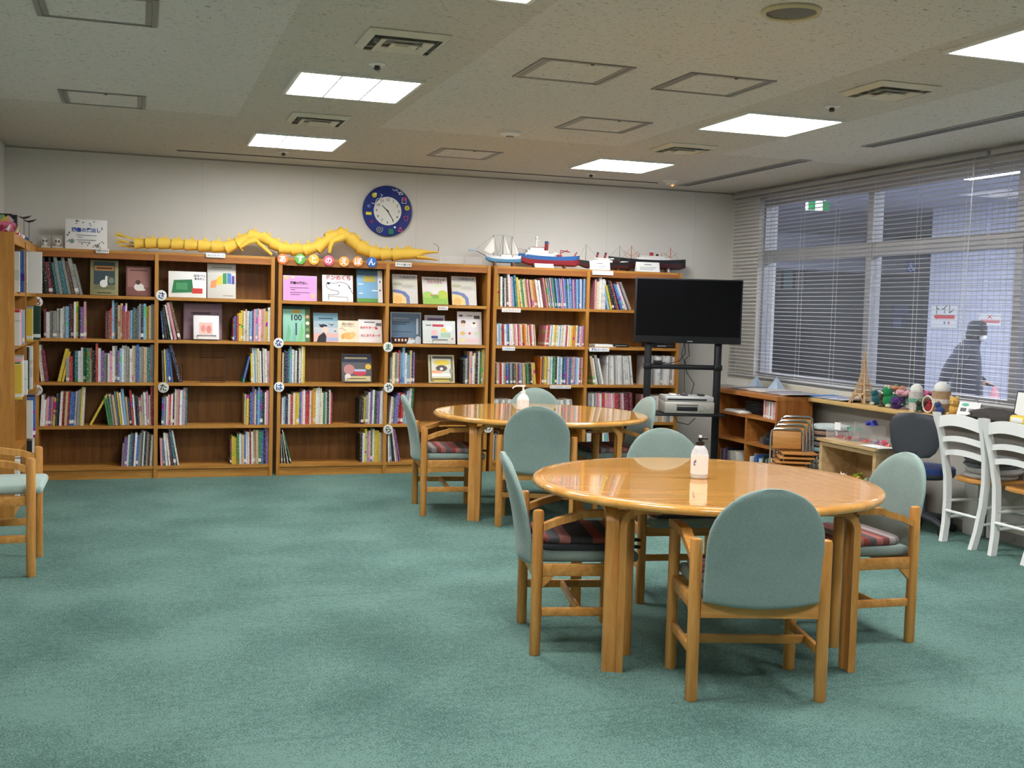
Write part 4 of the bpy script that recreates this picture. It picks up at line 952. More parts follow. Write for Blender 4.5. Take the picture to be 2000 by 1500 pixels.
# origami pile and folders on the left bookcase
random.seed(12)
def folded(name, lab, cat, loc, s, colr, grp=None, seed=1, par=None):
    random.seed(seed); mb = MB(); cols = colr if isinstance(colr[0], tuple) else [colr]
    for i in range(5):
        p = [Vector((random.uniform(-1, 1) * s, random.uniform(-1, 1) * s, random.uniform(0, 1.1) * s)) for _ in range(3)]
        base = [(p[0].x, p[0].y, 0), (p[1].x, p[1].y, p[1].z * .4), (p[2].x, p[2].y, p[2].z), ((p[0].x + p[1].x) / 2 + .2 * s, (p[0].y + p[2].y) / 2, s * .8)]
        mb.add(base, [(0, 1, 2), (0, 1, 3), (1, 2, 3), (0, 2, 3)], i % len(cols))
    o = mb.build(name, [mat('paper_%d_%d_%d' % c, c, .7) for c in cols], None, loc, smooth=0)
    z = min(v.co.z for v in o.data.vertices); o.location.z -= z
    return tag(o, lab, cat, grp)
LB = 1.868
folded('origami_bundle', 'bundle of pink and white folded paper on the left bookcase', 'origami', (-.80, 8.05, LB), .075, [(226, 130, 160), (235, 225, 228), (200, 60, 110), (190, 170, 120)], None, 5)
folded('origami_bundle', 'bright pink folded paper shape in front of the grey box', 'origami', (-.775, 8.25, LB), .05, [(214, 50, 110), (236, 190, 205)], None, 9)
folded('origami_bundle', 'multicoloured folded paper piece on the grey box of the left bookcase', 'origami', (-.82, 8.17, LB + .075), .06, [(235, 200, 210), (120, 160, 110), (222, 190, 90), (226, 220, 220)], None, 14)
tag(MB().rbox((0, 0, .036), (.13, .16, .072), .006).rbox((0, 0, .073), (.135, .165, .012), .004, mi=1).build('paper_box', [mat('grey_lilac_box', (120, 118, 128), .7), mat('pink_lid', (206, 110, 140), .7)], None, (-.83, 8.18, LB)), 'grey lilac box with a pink lid under folded paper on the left bookcase', 'box')
tag(MB().rbox((0, 0, .08), (.10, .022, .16), .004).rbox((.03, .028, .078), (.10, .022, .156), .004).build('black_folder', M_black, None, (-.86, 8.55, LB)), 'pair of black file folders standing upright on the left bookcase', 'folder')
for k, (y, c, nm) in enumerate(((8.42, (226, 222, 214), 'white'), (8.62, (214, 170, 180), 'pale pink'), (8.78, (232, 228, 220), 'ivory'), (8.95, (70, 90, 150), 'blue'), (9.08, (60, 80, 120), 'dark blue'))):
    t = thing('paper_ornament', 'tiny %s round paper ornament in a line on the left bookcase' % nm, 'ornament', (-.765, y, LB)); MB().ball((0, 0, .016), .016, 12).build('ball', mat('paper_%d_%d_%d' % c, c, .7), t); MB().lathe([(.011, 0), (.011, .004)], 12).build('foot', M_paper, t)

# ---------------------------------------------------------------- yellow paper dragon
M_dr = mat('yellow_card', (236, 196, 78), .7); n_, l_, b_s = nt(M_dr)
def P2(x, y, dy=0): q = ony(x, y, TY + dy); return q
path = [(268, 476, 8.6), (290, 475, 9.2), (315, 475.5, 9.5), (341, 477, 9.5), (367, 478.5, 9.5), (393, 480, 10), (419, 481.5, 10), (445, 482.5, 10.5), (468, 474, 10.5), (490, 461, 10), (514, 464, 9.5), (533, 476, 10), (550, 485, 10.5), (574, 487.5, 10.5), (598, 488, 10.5), (622, 482, 11), (643, 466, 11), (664, 456, 11), (686, 467, 12), (704, 483, 12.5), (726, 494, 12), (748, 496.5, 11), (770, 497, 11), (790, 496, 11)]
o0 = P2(545, 497); t = thing('paper_dragon', 'long yellow card dragon winding along the bookcase tops', 'paper craft', (o0.x, TY, TOPZ))
pw = []
for x, y, r in path:
    q = P2(x, y); R = r * .0046; pw.append((Vector((q.x - o0.x, 0, max(q.z - TOPZ, R + .001))), R))
for i in range(len(pw) - 1):
    (p0, r0), (p1, r1) = pw[i], pw[i + 1]; d = (p1 - p0); rows = []
    up = Vector((-d.z, 0, d.x)).normalized(); sd = Vector((0, 1, 0))
    for tt, rr in ((-.16, r0 * 1.16), (.25, r0 * 1.03), (1.0, r1 * .82)):
        c = p0 + d * tt; rows.append([c + (up * math.cos(2 * PI * k / 18) + sd * math.sin(2 * PI * k / 18)) * rr - d.normalized() * (.012 * abs(math.sin(1.0 * 2 * PI * k / 18)) if tt < 0 else 0) for k in range(18)])
    mb = MB().grid(rows, closed=True); seg = mb.build('body_segment', M_dr, t, smooth=50)
    c = p0 + d * .35; h = .036; w = .016; tp = c + up * (r0 * .96)
    MB().add([tp - d.normalized() * w + sd * .002, tp + d.normalized() * w + sd * .002, tp + up * h - d.normalized() * .006, tp - d.normalized() * w - sd * .002, tp + d.normalized() * w - sd * .002], [(0, 1, 2), (3, 2, 4), (0, 2, 3), (1, 4, 2), (0, 3, 4, 1)]).build('spike', M_dr, t, smooth=0)
# tail frills
p0, r0 = pw[0]
for k, (dx, dz) in enumerate(((-.165, .085), (-.175, .06), (-.15, .03), (-.17, .005), (-.145, -.012), (-.12, -.026))):
    a0 = p0 + Vector((.02, -.012 + .006 * k, r0 * (.75 - .3 * k))); e = p0 + Vector((dx, -.02 + .012 * k, max(dz, -p0.z + .004)))
    m_ = (a0 + e) / 2 + Vector((0, 0, .012 * (1 if k % 2 else -1)))
    mb = MB(); mb.strip([a0, m_, e], (0, .002, 0), (0, 0, .008)); mb.build('tail_strand', M_dr, t, smooth=0)
# legs
def leg(pts, rs):
    q = [P2(x, y, -.05) for x, y in pts]; MB().tube([Vector((v.x - o0.x, -.05, max(v.z - TOPZ, .012))) for v in q], rs, 10).build('leg', M_dr, t)
leg([(500, 468), (486, 472), (468, 483), (474, 490)], [.03, .024, .018, .010]); leg([(672, 463), (650, 470), (645, 482), (644, 494)], [.034, .026, .018, .013])
MB().tube([Vector((P2(498, 470).x - o0.x, -.04, P2(498, 470).z - TOPZ)), Vector((P2(530, 488).x - o0.x, -.04, .02))], [.02, .012], 8).build('leg', M_dr, t)
# head: mane, upper and lower jaw, whisker
def hp(x, y, dy=0): q = P2(x, y); return Vector((q.x - o0.x, dy, max(q.z - TOPZ, .003)))
for k, (x, y) in enumerate(((790, 481), (797, 478), (803, 483), (794, 500), (800, 504))):
    MB().tube([hp(806, 490), hp(x, y)], [.022, .003], 6).build('mane_lock', M_dr, t)
rows = []
for x, yt, yb, wy in ((782, 485, 507, .048), (800, 484, 507, .05), (816, 486, 505, .045), (826, 487, 498, .038), (842, 490, 495, .03), (856, 491.5, 494, .018)):
    T_, B_ = hp(x, yt), hp(x, yb); c = (T_ + B_) / 2; h = (T_.z - B_.z) / 2
    rows.append([c + Vector((0, wy * math.cos(2 * PI * k / 14), h * math.sin(2 * PI * k / 14))) for k in range(14)])
MB().grid(rows, closed=True).build('head', M_dr, t, smooth=50)
rows = []
for x, yt, yb, wy in ((812, 498, 506.5, .045), (828, 500, 507, .04), (842, 504, 508, .03), (855, 507, 509, .016)):
    T_, B_ = hp(x, yt), hp(x, yb); c = (T_ + B_) / 2; h = max(.003, (T_.z - B_.z) / 2); c.z = max(c.z, h + .001)
    rows.append([c + Vector((0, wy * math.cos(2 * PI * k / 14), h * math.sin(2 * PI * k / 14))) for k in range(14)])
MB().grid(rows, closed=True).build('lower_jaw', M_dr, t, smooth=50)
MB().tube([hp(856, 491), hp(857, 483), hp(853, 478), hp(846, 476)], [.004, .003, .0025, .002], 6).build('whisker', mat('brown_card', (150, 110, 60), .7), t)

# ---------------------------------------------------------------- clear stands and model ships
def clear_stand(px0, px1, lab):
    x0, x1 = ony(px0, 505, TY).x, ony(px1, 505, TY).x; t = thing('acrylic_stand', lab, 'display stand', ((x0 + x1) / 2, TY, TOPZ)); w2 = (x1 - x0) / 2
    MB().span(-w2, w2, -.05, .05, 0, .004).build('base', M_blackm, t, smooth=0)
    MB().span(-w2, w2, -.05, -.047, .004, .075).span(-w2, w2, .047, .05, .004, .075).span(-w2, -w2 + .003, -.047, .047, .004, .075).span(w2 - .003, w2, -.047, .047, .004, .075).build('cover', M_clear, t, smooth=0)
clear_stand(862, 905, 'empty clear acrylic case beside the dragon jaw'); clear_stand(909, 938, 'low clear acrylic case under the sailing ship bow')
def hull(L, B, D, bow=.16, stern=.08, sheer=.02):
    rows = []; N = 13
    for i in range(N):
        u = i / (N - 1); x = -L / 2 + L * u
        wf = min(1, (u / bow) ** .6 if u < bow else 1) * (min(1, ((1 - u) / stern) ** .35) if u > 1 - stern else 1)
        zt = D + sheer * (2 * u - 1) ** 2; kz = D * .5 * max(0, 1 - u / bow) ** 1.3 if u < bow else D * .25 * max(0, (u - .93) / .07)
        h = B / 2 * max(wf, .03); rows.append([(x, -h, zt), (x, -h * .98, zt * .6 + kz * .4), (x, -h * .75, kz + .15 * (zt - kz)), (x, 0, kz), (x, h * .75, kz + .15 * (zt - kz)), (x, h * .98, zt * .6 + kz * .4), (x, h, zt)])
    return rows
def ship(px0, px1, name, lab, D, cols, waterline, dz=.03, B=.075):
    q0, q1 = ony(px0, 505, TY - .04), ony(px1, 505, TY - .04); L = q1.x - q0.x
    t = thing(name, lab, 'model ship', ((q0.x + q1.x) / 2, TY - .04, TOPZ), 0, 'model ships on the bookcase')
    rows = hull(L, B, D); R = [[(x, y, z + dz) for x, y, z in r] for r in rows]
    up = [[(x, y * 1.0, z) for x, y, z in (r[0], r[1], r[5], r[6])] for r in R]
    lowr = [[r[1], r[2], r[3], r[4], r[5]] for r in R]
    mb = MB(); mb.grid([[r[0], r[1]] for r in R]).grid([[r[6], r[5]] for r in R]); mb.build('hull', mat('ship_%d_%d_%d' % cols[0], cols[0], .4), t)
    MB().grid(lowr).build('keel', mat('ship_%d_%d_%d' % cols[1], cols[1], .4), t)
    MB().grid([[(r[0][0], r[0][1], r[0][2] - .004), (r[6][0], r[6][1], r[6][2] - .004)] for r in R]).build('deck', mat('ship_deck', (206, 186, 150), .6), t)
    for s in (-.25, .25): MB().rbox((s * L, 0, dz / 2 + .004), (.02, .05, dz + .008), .002).build('cradle', wood('cradle_wood', (110, 74, 44), (90, 58, 34)), t)
    return t, L, D + dz
def sbox(t, name, x, z, sx, sz, c, sy=.045, y=0): return MB().rbox((x, y, z + sz / 2), (sx, sy, sz), .003).build(name, mat('ship_%d_%d_%d' % c, c, .45), t)
def mast(t, x, z0, h, c=(90, 80, 72), r=.0028): return MB().cyl((x, 0, z0), (x, 0, z0 + h), r, r * .5, 8).build('mast', mat('ship_%d_%d_%d' % c, c, .5), t)
def funnel(t, x, z, h, c, c2=None, r=.014, rake=.01):
    f = MB().cyl((x, 0, z), (x + rake, 0, z + h), r, r, 16).build('funnel', mat('ship_%d_%d_%d' % c, c, .4), t)
    if c2: MB().cyl((x + rake * .75, 0, z + h * .75), (x + rake * 1.02, 0, z + h * 1.02), r * 1.06, r * 1.06, 16).build('funnel_band', mat('ship_%d_%d_%d' % c2, c2, .4), f)
def rig(t, pts, r=.0011): MB().tube(pts, r, 5).build('rigging', mat('rig_grey', (120, 116, 112), .7), t)
WH, BL, RD, BK = (236, 236, 234), (58, 110, 168), (158, 40, 48), (30, 28, 30)
# three-masted sailing ship
t, L, Z = ship(948, 1019, 'sailing_ship_model', 'three-masted model sailing ship with white sails and pale blue hull', .055, [(226, 230, 234), (92, 150, 192)], 0, .03)
sbox(t, 'deckhouse', .02, Z, .10, .02, WH); sbox(t, 'deckhouse', .11, Z, .05, .016, WH)
M_sail = mat('sail_cloth', (236, 234, 228), .8)
for x, h in ((-.10, .20), (-.01, .205), (.075, .195)): mast(t, x, Z - .01, h)
for x0, z0, x1, z1, x2, z2 in ((-.095, .18, -.19, .05, -.09, .04), (-.10, .15, -.16, .03, -.105, .03), (0, .185, .0, .03, .06, .035), (.082, .175, .082, .03, .14, .035)):
    MB().add([(x0, -.002, Z + z0), (x1, -.004, Z + z1), ((x1 + x2) / 2, -.012, Z + z2 * .8), (x2, -.003, Z + z2), (x0, .001, Z + z0), (x2, .001, Z + z2)], [(0, 1, 2), (0, 2, 3), (0, 3, 5, 4)]).build('sail', M_sail, t)
MB().cyl((-L / 2 + .01, 0, Z), (-L / 2 - .10, 0, Z + .05), .004, .002, 8).build('bowsprit', mat('ship_90_80_72'), t)
MB().rbox((-L / 2 - .12, 0, Z + .05), (.07, .02, .018), .005).build('figurehead_flag', mat('pale_blue_card', (178, 198, 216), .7), t)
for x in (-.10, -.01, .075): rig(t, [(x, 0, Z + .19), (x - .04, .02, Z)]); rig(t, [(x, 0, Z + .19), (x + .04, -.02, Z)])
rig(t, [(-L / 2 - .10, 0, Z + .05), (-.10, 0, Z + .19), (-.01, 0, Z + .195), (.075, 0, Z + .185), (L / 2, 0, Z)])
# red, white and blue research vessel
t, L, Z = ship(1012, 1132, 'research_ship_model', 'red, white and blue model ship with tall white mast and funnel', .085, [(44, 98, 160), (150, 48, 58)], 0, .02, .09)
sbox(t, 'deckhouse', -.10, Z, .28, .028, WH, .07); sbox(t, 'deckhouse', -.12, Z + .028, .20, .024, WH, .06); sbox(t, 'bridge', -.13, Z + .052, .13, .024, WH, .055); sbox(t, 'bridge_roof', -.10, Z + .076, .16, .005, RD, .06)
MB().cyl((-.13, 0, Z + .08), (-.125, 0, Z + .16), .012, .007, 12).build('tower_mast', mat('ship_%d_%d_%d' % WH), t); MB().ball((-.125, 0, Z + .165), .014, 12).build('radar_dome', mat('ship_%d_%d_%d' % WH), t); MB().rbox((-.125, -.02, Z + .14), (.05, .006, .006), .001).build('yard', mat('ship_%d_%d_%d' % WH), t)
funnel(t, -.03, Z + .05, .085, RD, (52, 84, 130), .017, .003)
sbox(t, 'winch', -.01, Z, .05, .03, RD, .04); sbox(t, 'lifeboat', .05, Z + .02, .04, .018, WH, .02, -.02); sbox(t, 'winch', .10, Z, .04, .02, (178, 44, 60), .04)
MB().tube([(.11, 0, Z), (.11, 0, Z + .06), (.20, 0, Z + .05)], .005, 8).build('crane', mat('ship_%d_%d_%d' % RD), t); MB().tube([(.11, 0, Z + .035), (.18, 0, Z + .065)], .004, 8).build('crane', mat('ship_%d_%d_%d' % RD), t)
sbox(t, 'stern_frame', .22, Z - .005, .06, .014, WH, .06); MB().tube([(.24, 0, Z), (.27, 0, Z + .05)], .006, 8).build('davit', mat('ship_%d_%d_%d' % RD), t)
MB().tube([(.05, 0, Z + .03), (-.30, 0, Z + .06)], .0015, 5).build('rigging', mat('rig_grey'), t)
# steamer with twin funnels
t, L, Z = ship(1128, 1233, 'steamer_model', 'black model steamer with two slanting red funnels', .06, [BK, (70, 36, 34)], 0, .012, .075)
sbox(t, 'deckhouse', -.03, Z, .20, .022, WH, .055); sbox(t, 'deckhouse', -.03, Z + .022, .15, .018, (226, 224, 216), .05)
funnel(t, -.08, Z + .04, .05, (140, 36, 38), BK, .010, .012); funnel(t, 0.0, Z + .04, .05, (140, 36, 38), BK, .010, .012)
mast(t, -.19, Z - .005, .17); mast(t, .15, Z - .005, .17); rig(t, [(-L / 2, 0, Z), (-.19, 0, Z + .16), (-.08, 0, Z + .05)]); rig(t, [(.04, 0, Z + .05), (.15, 0, Z + .16), (L / 2, 0, Z)])
sbox(t, 'lifeboat', -.10, Z + .03, .04, .012, WH, .015, -.03); sbox(t, 'lifeboat', .06, Z + .03, .04, .012, WH, .015, -.03); sbox(t, 'poop_house', .2, Z, .06, .018, WH, .05)
# black liner
q0 = ony(1188, 505, TY + .07)
t, L, Z = ship(1188, 1341, 'liner_model', 'long black model liner with orange mast cranes and one red funnel', .085, [(26, 26, 30), (64, 30, 34)], 0, .035, .085); t.location.y = TY + .075; t.location.x += .05
sbox(t, 'deckhouse', .06, Z, .34, .022, WH, .06); sbox(t, 'deckhouse', .05, Z + .022, .24, .018, (230, 228, 222), .055); funnel(t, .04, Z + .04, .045, (168, 40, 50), (236, 236, 234), .018, .0); sbox(t, 'vent_pair', .10, Z + .04, .02, .02, BK, .02)
OR = (206, 108, 66)
for x in (-.17, .24):
    mast(t, x, Z, .13, OR, .005)
    for s in (-1, 1): MB().tube([(x, 0, Z + .03), (x + s * .075, 0, Z + .075)], .002, 6).build('derrick', mat('ship_%d_%d_%d' % OR), t)
    rig(t, [(x - .09, 0, Z + .01), (x, 0, Z + .12), (x + .09, 0, Z + .01)])
sbox(t, 'post', .15, Z + .02, .006, .05, OR, .006); sbox(t, 'post', -.09, Z + .02, .006, .04, OR, .006)
# paper name cards
def card(px0, py0, px1, py1, lab, Y=TY - .10):
    a, b = ony(px0, py0, Y), ony(px1, py1, Y); z0 = TOPZ; h = a.z - z0
    t = thing('name_card', lab, 'card', ((a.x + b.x) / 2, Y, z0), 0); wd = b.x - a.x
    MB().add([(-wd / 2, 0, 0), (wd / 2, 0, 0), (wd / 2, .02, h), (-wd / 2, .02, h), (-wd / 2, .045, 0), (wd / 2, .045, 0)], [(0, 1, 2, 3), (3, 2, 5, 4)]).build('folded_card', M_paper, t, smooth=0)
    link('print', flatart([('rect', .35, .72, .65, .80, (120, 122, 130)), ('rect', .15, .45, .85, .5, (170, 172, 178)), ('rect', .15, .33, .8, .38, (170, 172, 178)), ('rect', .15, .2, .7, .25, (170, 172, 178))], wd, h, None), t, (-wd / 2, -.001, 0), (PI / 2 - math.atan2(.02, h), 0, 0))
card(1153, 509, 1192, 528, 'white folded name card in front of the twin-funnel steamer'); card(1244, 511, 1289, 529, 'white folded name card in front of the black liner'); card(1045, 514, 1082, 520, 'low white name card in front of the research ship')
tag(MB().lathe([(.012, 0), (.012, .02), (.006, .03), (.01, .04)], 12).build('metal_knob', M_alu, None, (ony(1306, 528, TY - .08).x, TY - .08, TOPZ)), 'tiny metal stand left on the bookcase by the black liner', 'knob')
# ---------------------------------------------------------------- round letter signs and label plates
def disc(px, py, r, letter, bgc, inkc, lab, tilt=0, Y=YF - .006, name='letter_sign'):
    p = ony(px, py, Y); t = thing(name, lab, 'sign', (p.x, Y, p.z), 0, rot=(0, math.radians(tilt), 0))
    MB().lathe([(r - .002, -.004), (r, -.003), (r, .002), (r - .002, .003)], 32, M=Matrix.Rotation(PI / 2, 4, 'X')).build('disc', mat('disc_%d_%d_%d' % bgc, bgc, .5), t)
    text(letter, r * 1.45, mat('ink_%d_%d_%d' % inkc, inkc, .6), t, (0, -.0036, -r * .06), bold=.025, name='letter')
W_ = (250, 250, 248)
for px, py, ch, c, nm in ((552, 506, 'あ', (232, 122, 66), 'orange-red'), (586.5, 506, 'す', (104, 176, 82), 'green'), (613, 507, 'と', (240, 180, 60), 'yellow'), (642, 509, 'の', (222, 100, 130), 'pink'), (672, 511, 'え', (236, 164, 84), 'pale orange'), (699, 511, 'ほ', (238, 150, 76), 'light orange'), (726, 512, 'ん', (48, 108, 184), 'blue')):
    disc(px, py, .044, ch if ch != 'ほ' else 'ぼ', c, W_, 'round %s sign with a white hiragana letter on the bookcase rail' % nm)
NV = (28, 52, 130)
for px, py, ch, ink, lab, tl in ((72, 590, 'あ', (150, 36, 50), 'round white index sign with a dark red letter on the corner shelf', 8), (72, 762, 'か', (150, 96, 70), 'round white index sign with a faded brown letter by the left bookcase', 0), (315, 577, 'さ', NV, 'round white index sign with a navy letter below the dragon tail', 14),
                        (319, 757, 'た', (34, 40, 42), 'round grey-white index sign with a black letter between two bays', 6), (544, 670, 'な', NV, 'round white index sign with a navy letter between two bookcases', 10), (545, 756, 'は', (36, 84, 160), 'round white index sign with a mid-blue letter between two bookcases', -4),
                        (758, 678, 'ま', (44, 110, 66), 'round white index sign with a green letter below the clock', 0), (759, 757, 'や', (36, 58, 50), 'round white index sign with a dark green letter below the clock', 16), (758, 839, 'ら', (28, 34, 56), 'round white index sign with a black letter near the lower shelves', -12), (953, 836, 'わ', (60, 60, 60), 'round white index sign mostly hidden behind the farther table', 0)):
    disc(px, py, .043, ch, (236, 236, 230) if ch not in 'たらか' else (206, 204, 194), ink, lab, tl)
def plate(px0, px1, py, words, lab, ink=(40, 44, 60), h=.036, Y=YF - .003, blank=False):
    a, b = ony(px0, py, Y), ony(px1, py, Y); wd = b.x - a.x
    t = thing('shelf_label', lab, 'label', ((a.x + b.x) / 2, Y, (a.z + b.z) / 2))
    MB().rbox((0, 0, 0), (wd, .004, h), .0019).build('plate', M_paper, t)
    if words: text(words, min(h * .72, wd / (len(words) + .6)), mat('ink_%d_%d_%d' % ink, ink, .6), t, (0, -.0028, 0), bold=.02, name='words')
plate(187, 213, 490, '外国のえほん', 'white shelf label on the top rail below the framed notice'); plate(402, 440, 499, 'エリック カール', 'white shelf label on the top rail below the dragon tail', NV)
plate(772, 804, 517, 'すけの森づき', 'white shelf label on the top rail below the dragon head', (44, 66, 50)); plate(855, 875, 602, 'おはなし', 'small white cloud-shaped label on the shelf under the white covers', (150, 60, 90), .034)
plate(980, 1017, 606, 'こどものとも', 'white shelf label with pink print below the pastel magazines', (206, 130, 130)); plate(981, 1006, 681, 'こどものとも', 'white shelf label with blue print below the white magazines', (50, 90, 160))
plate(1074, 1115, 756, 'ちいさなかがくのとも', 'white shelf label with black print below the striped magazines', (30, 32, 40), .03); plate(1151, 1190, 683, '雑誌コーナー', 'white shelf label with blue print on the magazine corner shelf', (50, 90, 160))
plate(1157, 1198, 533, '', 'plain white label strip on the rail under the ship name card', h=.04)

# ---------------------------------------------------------------- books shown face-out
def cover(lev, px0, px1, pyt, lab, base, shapes=(), words=(), tilt=10, cat='book', name='display_book', th=.012, yb=None, zoff=0, pyb=None, edge=None):
    Yb = (YF + .055) if yb is None else yb; z = SH[lev] + zoff; ym = (pyt + 40)
    a, b = ony(px0, ym, Yb), ony(px1, ym, Yb); wd = b.x - a.x; ht = (ony((px0 + px1) / 2, pyt, Yb + .05).z - z) / math.cos(math.radians(tilt)); 
    t = thing(name, lab, cat, ((a.x + b.x) / 2, Yb, z + .001 + th * math.sin(math.radians(tilt))), 0, rot=(math.radians(-tilt), 0, 0))
    MB().rbox((0, th / 2, ht / 2), (wd, th, ht), .002).build('book_block' if cat == 'book' else 'sheet', mat('cover_%d_%d_%d' % base, base, .5), t)
    if shapes: link('cover_print', flatart(shapes, wd, ht, None), t, (-wd / 2, -.0006, 0), FACE)
    for s, sz, u, v, c, bo in words: text(s, sz * wd, mat('ink_%d_%d_%d' % c, c, .6), t, ((u - .5) * wd, -.004, v * ht), bold=bo, name='title')
    return t, wd, ht
def easel(par_px, lev, wd, yb=YF + .04, lab='black wire book easel', ht=.2):
    x = ony(par_px, 700, yb).x; t = thing('wire_easel', lab, 'book stand', (x, yb, SH[lev]), 0, 'wire easels on the shelves')
    w2 = wd / 2; r = .0022
    MB().tube([(-w2, .01, .004), (-w2, .01 + ht * .3, ht), (w2, .01 + ht * .3, ht), (w2, .01, .004)], r, 6).build('back_frame', M_blackm, t)
    MB().tube([(-w2 * .8, -.014, .042), (-w2 * .8, -.014, .004), (w2 * .8, -.014, .004), (w2 * .8, -.014, .042), (-w2 * .8, -.014, .042)], r, 6).build('front_rail', M_blackm, t)
    MB().tube([(-w2 * .8, -.014, .004), (-w2, .01, .004), (-w2 * .9, .15, .004), (w2 * .9, .15, .004), (w2, .01, .004), (w2 * .8, -.014, .004)], r, 6).build('foot', M_blackm, t)
    MB().tube([(-w2, .01 + ht * .24, ht * .8), (w2, .01 + ht * .24, ht * .8)], r, 6).build('crossbar', M_blackm, t)
DK = (40, 44, 56)
cover(0, 176, 231, 509, 'olive-bordered picture book with a white goose on the dark cover', (150, 146, 104), [('rect', .12, .16, .88, .95, (58, 76, 84)), ('rect', .15, .7, .85, .84, (176, 128, 66)), ('rect', .22, .74, .78, .79, (96, 54, 36)), ('rect', .12, .16, .88, .3, (120, 120, 84)), ('ell', .48, .33, .14, .11, (235, 235, 228)), ('ell', .57, .45, .045, .11, (235, 235, 228)), ('poly', [(.6, .54), (.7, .52), (.6, .5)], (220, 150, 60)), ('ell', .75, .42, .1, .09, (120, 132, 120)), ('rect', .25, .05, .75, .08, (70, 66, 50))])
cover(0, 246, 295, 521, 'small mauve-brown picture book with a seated child in white', (128, 88, 82), [('rect', .06, .05, .94, .95, (160, 112, 104)), ('rect', .06, .05, .94, .3, (132, 84, 78)), ('rect', .15, .84, .85, .88, (92, 58, 56)), ('ell', .52, .3, .2, .13, (232, 226, 218)), ('ell', .48, .46, .1, .08, (88, 58, 50)), ('ell', .66, .22, .12, .04, (232, 226, 218))])
tc_, wd, ht = cover(0, 329, 403, 531, 'wide white picture book with green and red colour blocks on the cover', (240, 240, 236), [('poly', [(.08, .16), (.66, .2), (.62, .7), (.14, .66)], (40, 120, 72)), ('rect', .2, .3, .5, .56, (72, 150, 96)), ('rect', .62, .16, .9, .36, (206, 56, 48))], [('はらぺこ', .085, .83, .84, DK, .02), ('あおむし', .075, .83, .72, DK, .02)], tilt=8)
cover(0, 405, 461, 516, 'pale picture book with a diagonal row of rainbow patches', (216, 214, 206), [('poly', [(.1, .3), (.3, .3), (.34, .55), (.14, .5)], (236, 150, 100)), ('poly', [(.32, .38), (.52, .4), (.52, .68), (.34, .6)], (232, 206, 70)), ('poly', [(.54, .42), (.68, .42), (.68, .74), (.54, .72)], (66, 150, 90)), ('poly', [(.7, .44), (.84, .42), (.84, .72), (.7, .74)], (72, 130, 200)), ('rect', .86, .42, .95, .66, (98, 62, 150)), ('rect', .15, .88, .85, .905, (130, 124, 110)), ('rect', .55, .07, .9, .09, (150, 146, 140))], tilt=8)
# bay 2 second shelf: mauve notice with an easel in front
cover(1, 358, 434, 593, 'mauve paper notice standing at the back of the shelf', (150, 122, 138), [('rect', .03, .03, .97, .97, (166, 138, 152)), ('rect', .2, .7, .7, .76, (110, 84, 104))], cat='notice', name='paper_notice', th=.004, yb=YF + .19, tilt=3)
cover(1, 378, 428, 617, 'white booklet with a pale red picture on a wire easel', (240, 238, 238), [('rect', .22, .2, .74, .7, (240, 196, 186)), ('ell', .38, .45, .1, .14, (230, 150, 140)), ('ell', .6, .42, .1, .16, (226, 140, 130))], tilt=14, yb=YF + .05, zoff=.006)
easel(403, 1, .19, YF + .066, 'black wire easel holding the white booklet', .23)
easel(416, 2, .2, YF + .06, 'empty black wire easel on the third shelf', .255)
# bay 3
cover(0, 553, 619, 539, 'pink lending notice card with flower corners', (232, 196, 226), [('rect', .02, .03, .98, .97, (226, 160, 216)), ('ell', .1, .9, .08, .08, (240, 190, 150)), ('ell', .28, .93, .06, .05, (244, 214, 170)), ('ell', .88, .2, .06, .1, (240, 190, 150)), ('rect', .2, .5, .76, .53, (120, 90, 130)), ('rect', .22, .42, .36, .45, (120, 90, 130)), ('rect', .2, .31, .78, .34, (120, 90, 130)), ('rect', .22, .23, .5, .26, (120, 90, 130))], [('図書の貸出し', .088, .47, .70, DK, .03)], cat='notice', name='paper_notice', th=.005, tilt=6)
cover(0, 630, 690, 538, 'square white picture book with a big dog outline and red title', (242, 240, 238), [('line', [(.17, .72), (.12, .62), (.16, .5), (.3, .43), (.5, .4), (.54, .33), (.5, .27), (.3, .25), (.2, .27), (.2, .05)], .004, DK), ('line', [(.17, .72), (.4, .68), (.55, .74), (.72, .72), (.86, .62), (.92, .45), (1, .3)], .004, DK), ('ell', .2, .68, .055, .045, DK), ('ell', .55, .6, .025, .025, DK), ('line', [(.2, .2), (.82, .17), (.82, .02)], .003, DK), ('line', [(.86, .62), (.86, .52), (.95, .5)], .004, DK)], [('ドンのくち', .17, .52, .88, (206, 44, 70), .02)], tilt=10)
cover(0, 698, 748, 527, 'sky-blue picture book with green meadow and white side strip', (128, 178, 214), [('rect', 0, .82, 1, 1, (66, 104, 122)), ('rect', .25, .62, .72, .8, (190, 176, 84)), ('rect', 0, 0, 1, .12, (96, 150, 70)), ('ell', .15, .55, .12, .02, (222, 234, 242)), ('ell', .7, .36, .14, .02, (222, 234, 242)), ('ell', .15, .27, .1, .02, (222, 234, 242)), ('rect', .82, 0, 1, .97, (232, 226, 220)), ('rect', .88, .6, .93, .66, (80, 80, 90)), ('rect', .88, .34, .93, .4, (80, 80, 90))], tilt=12)
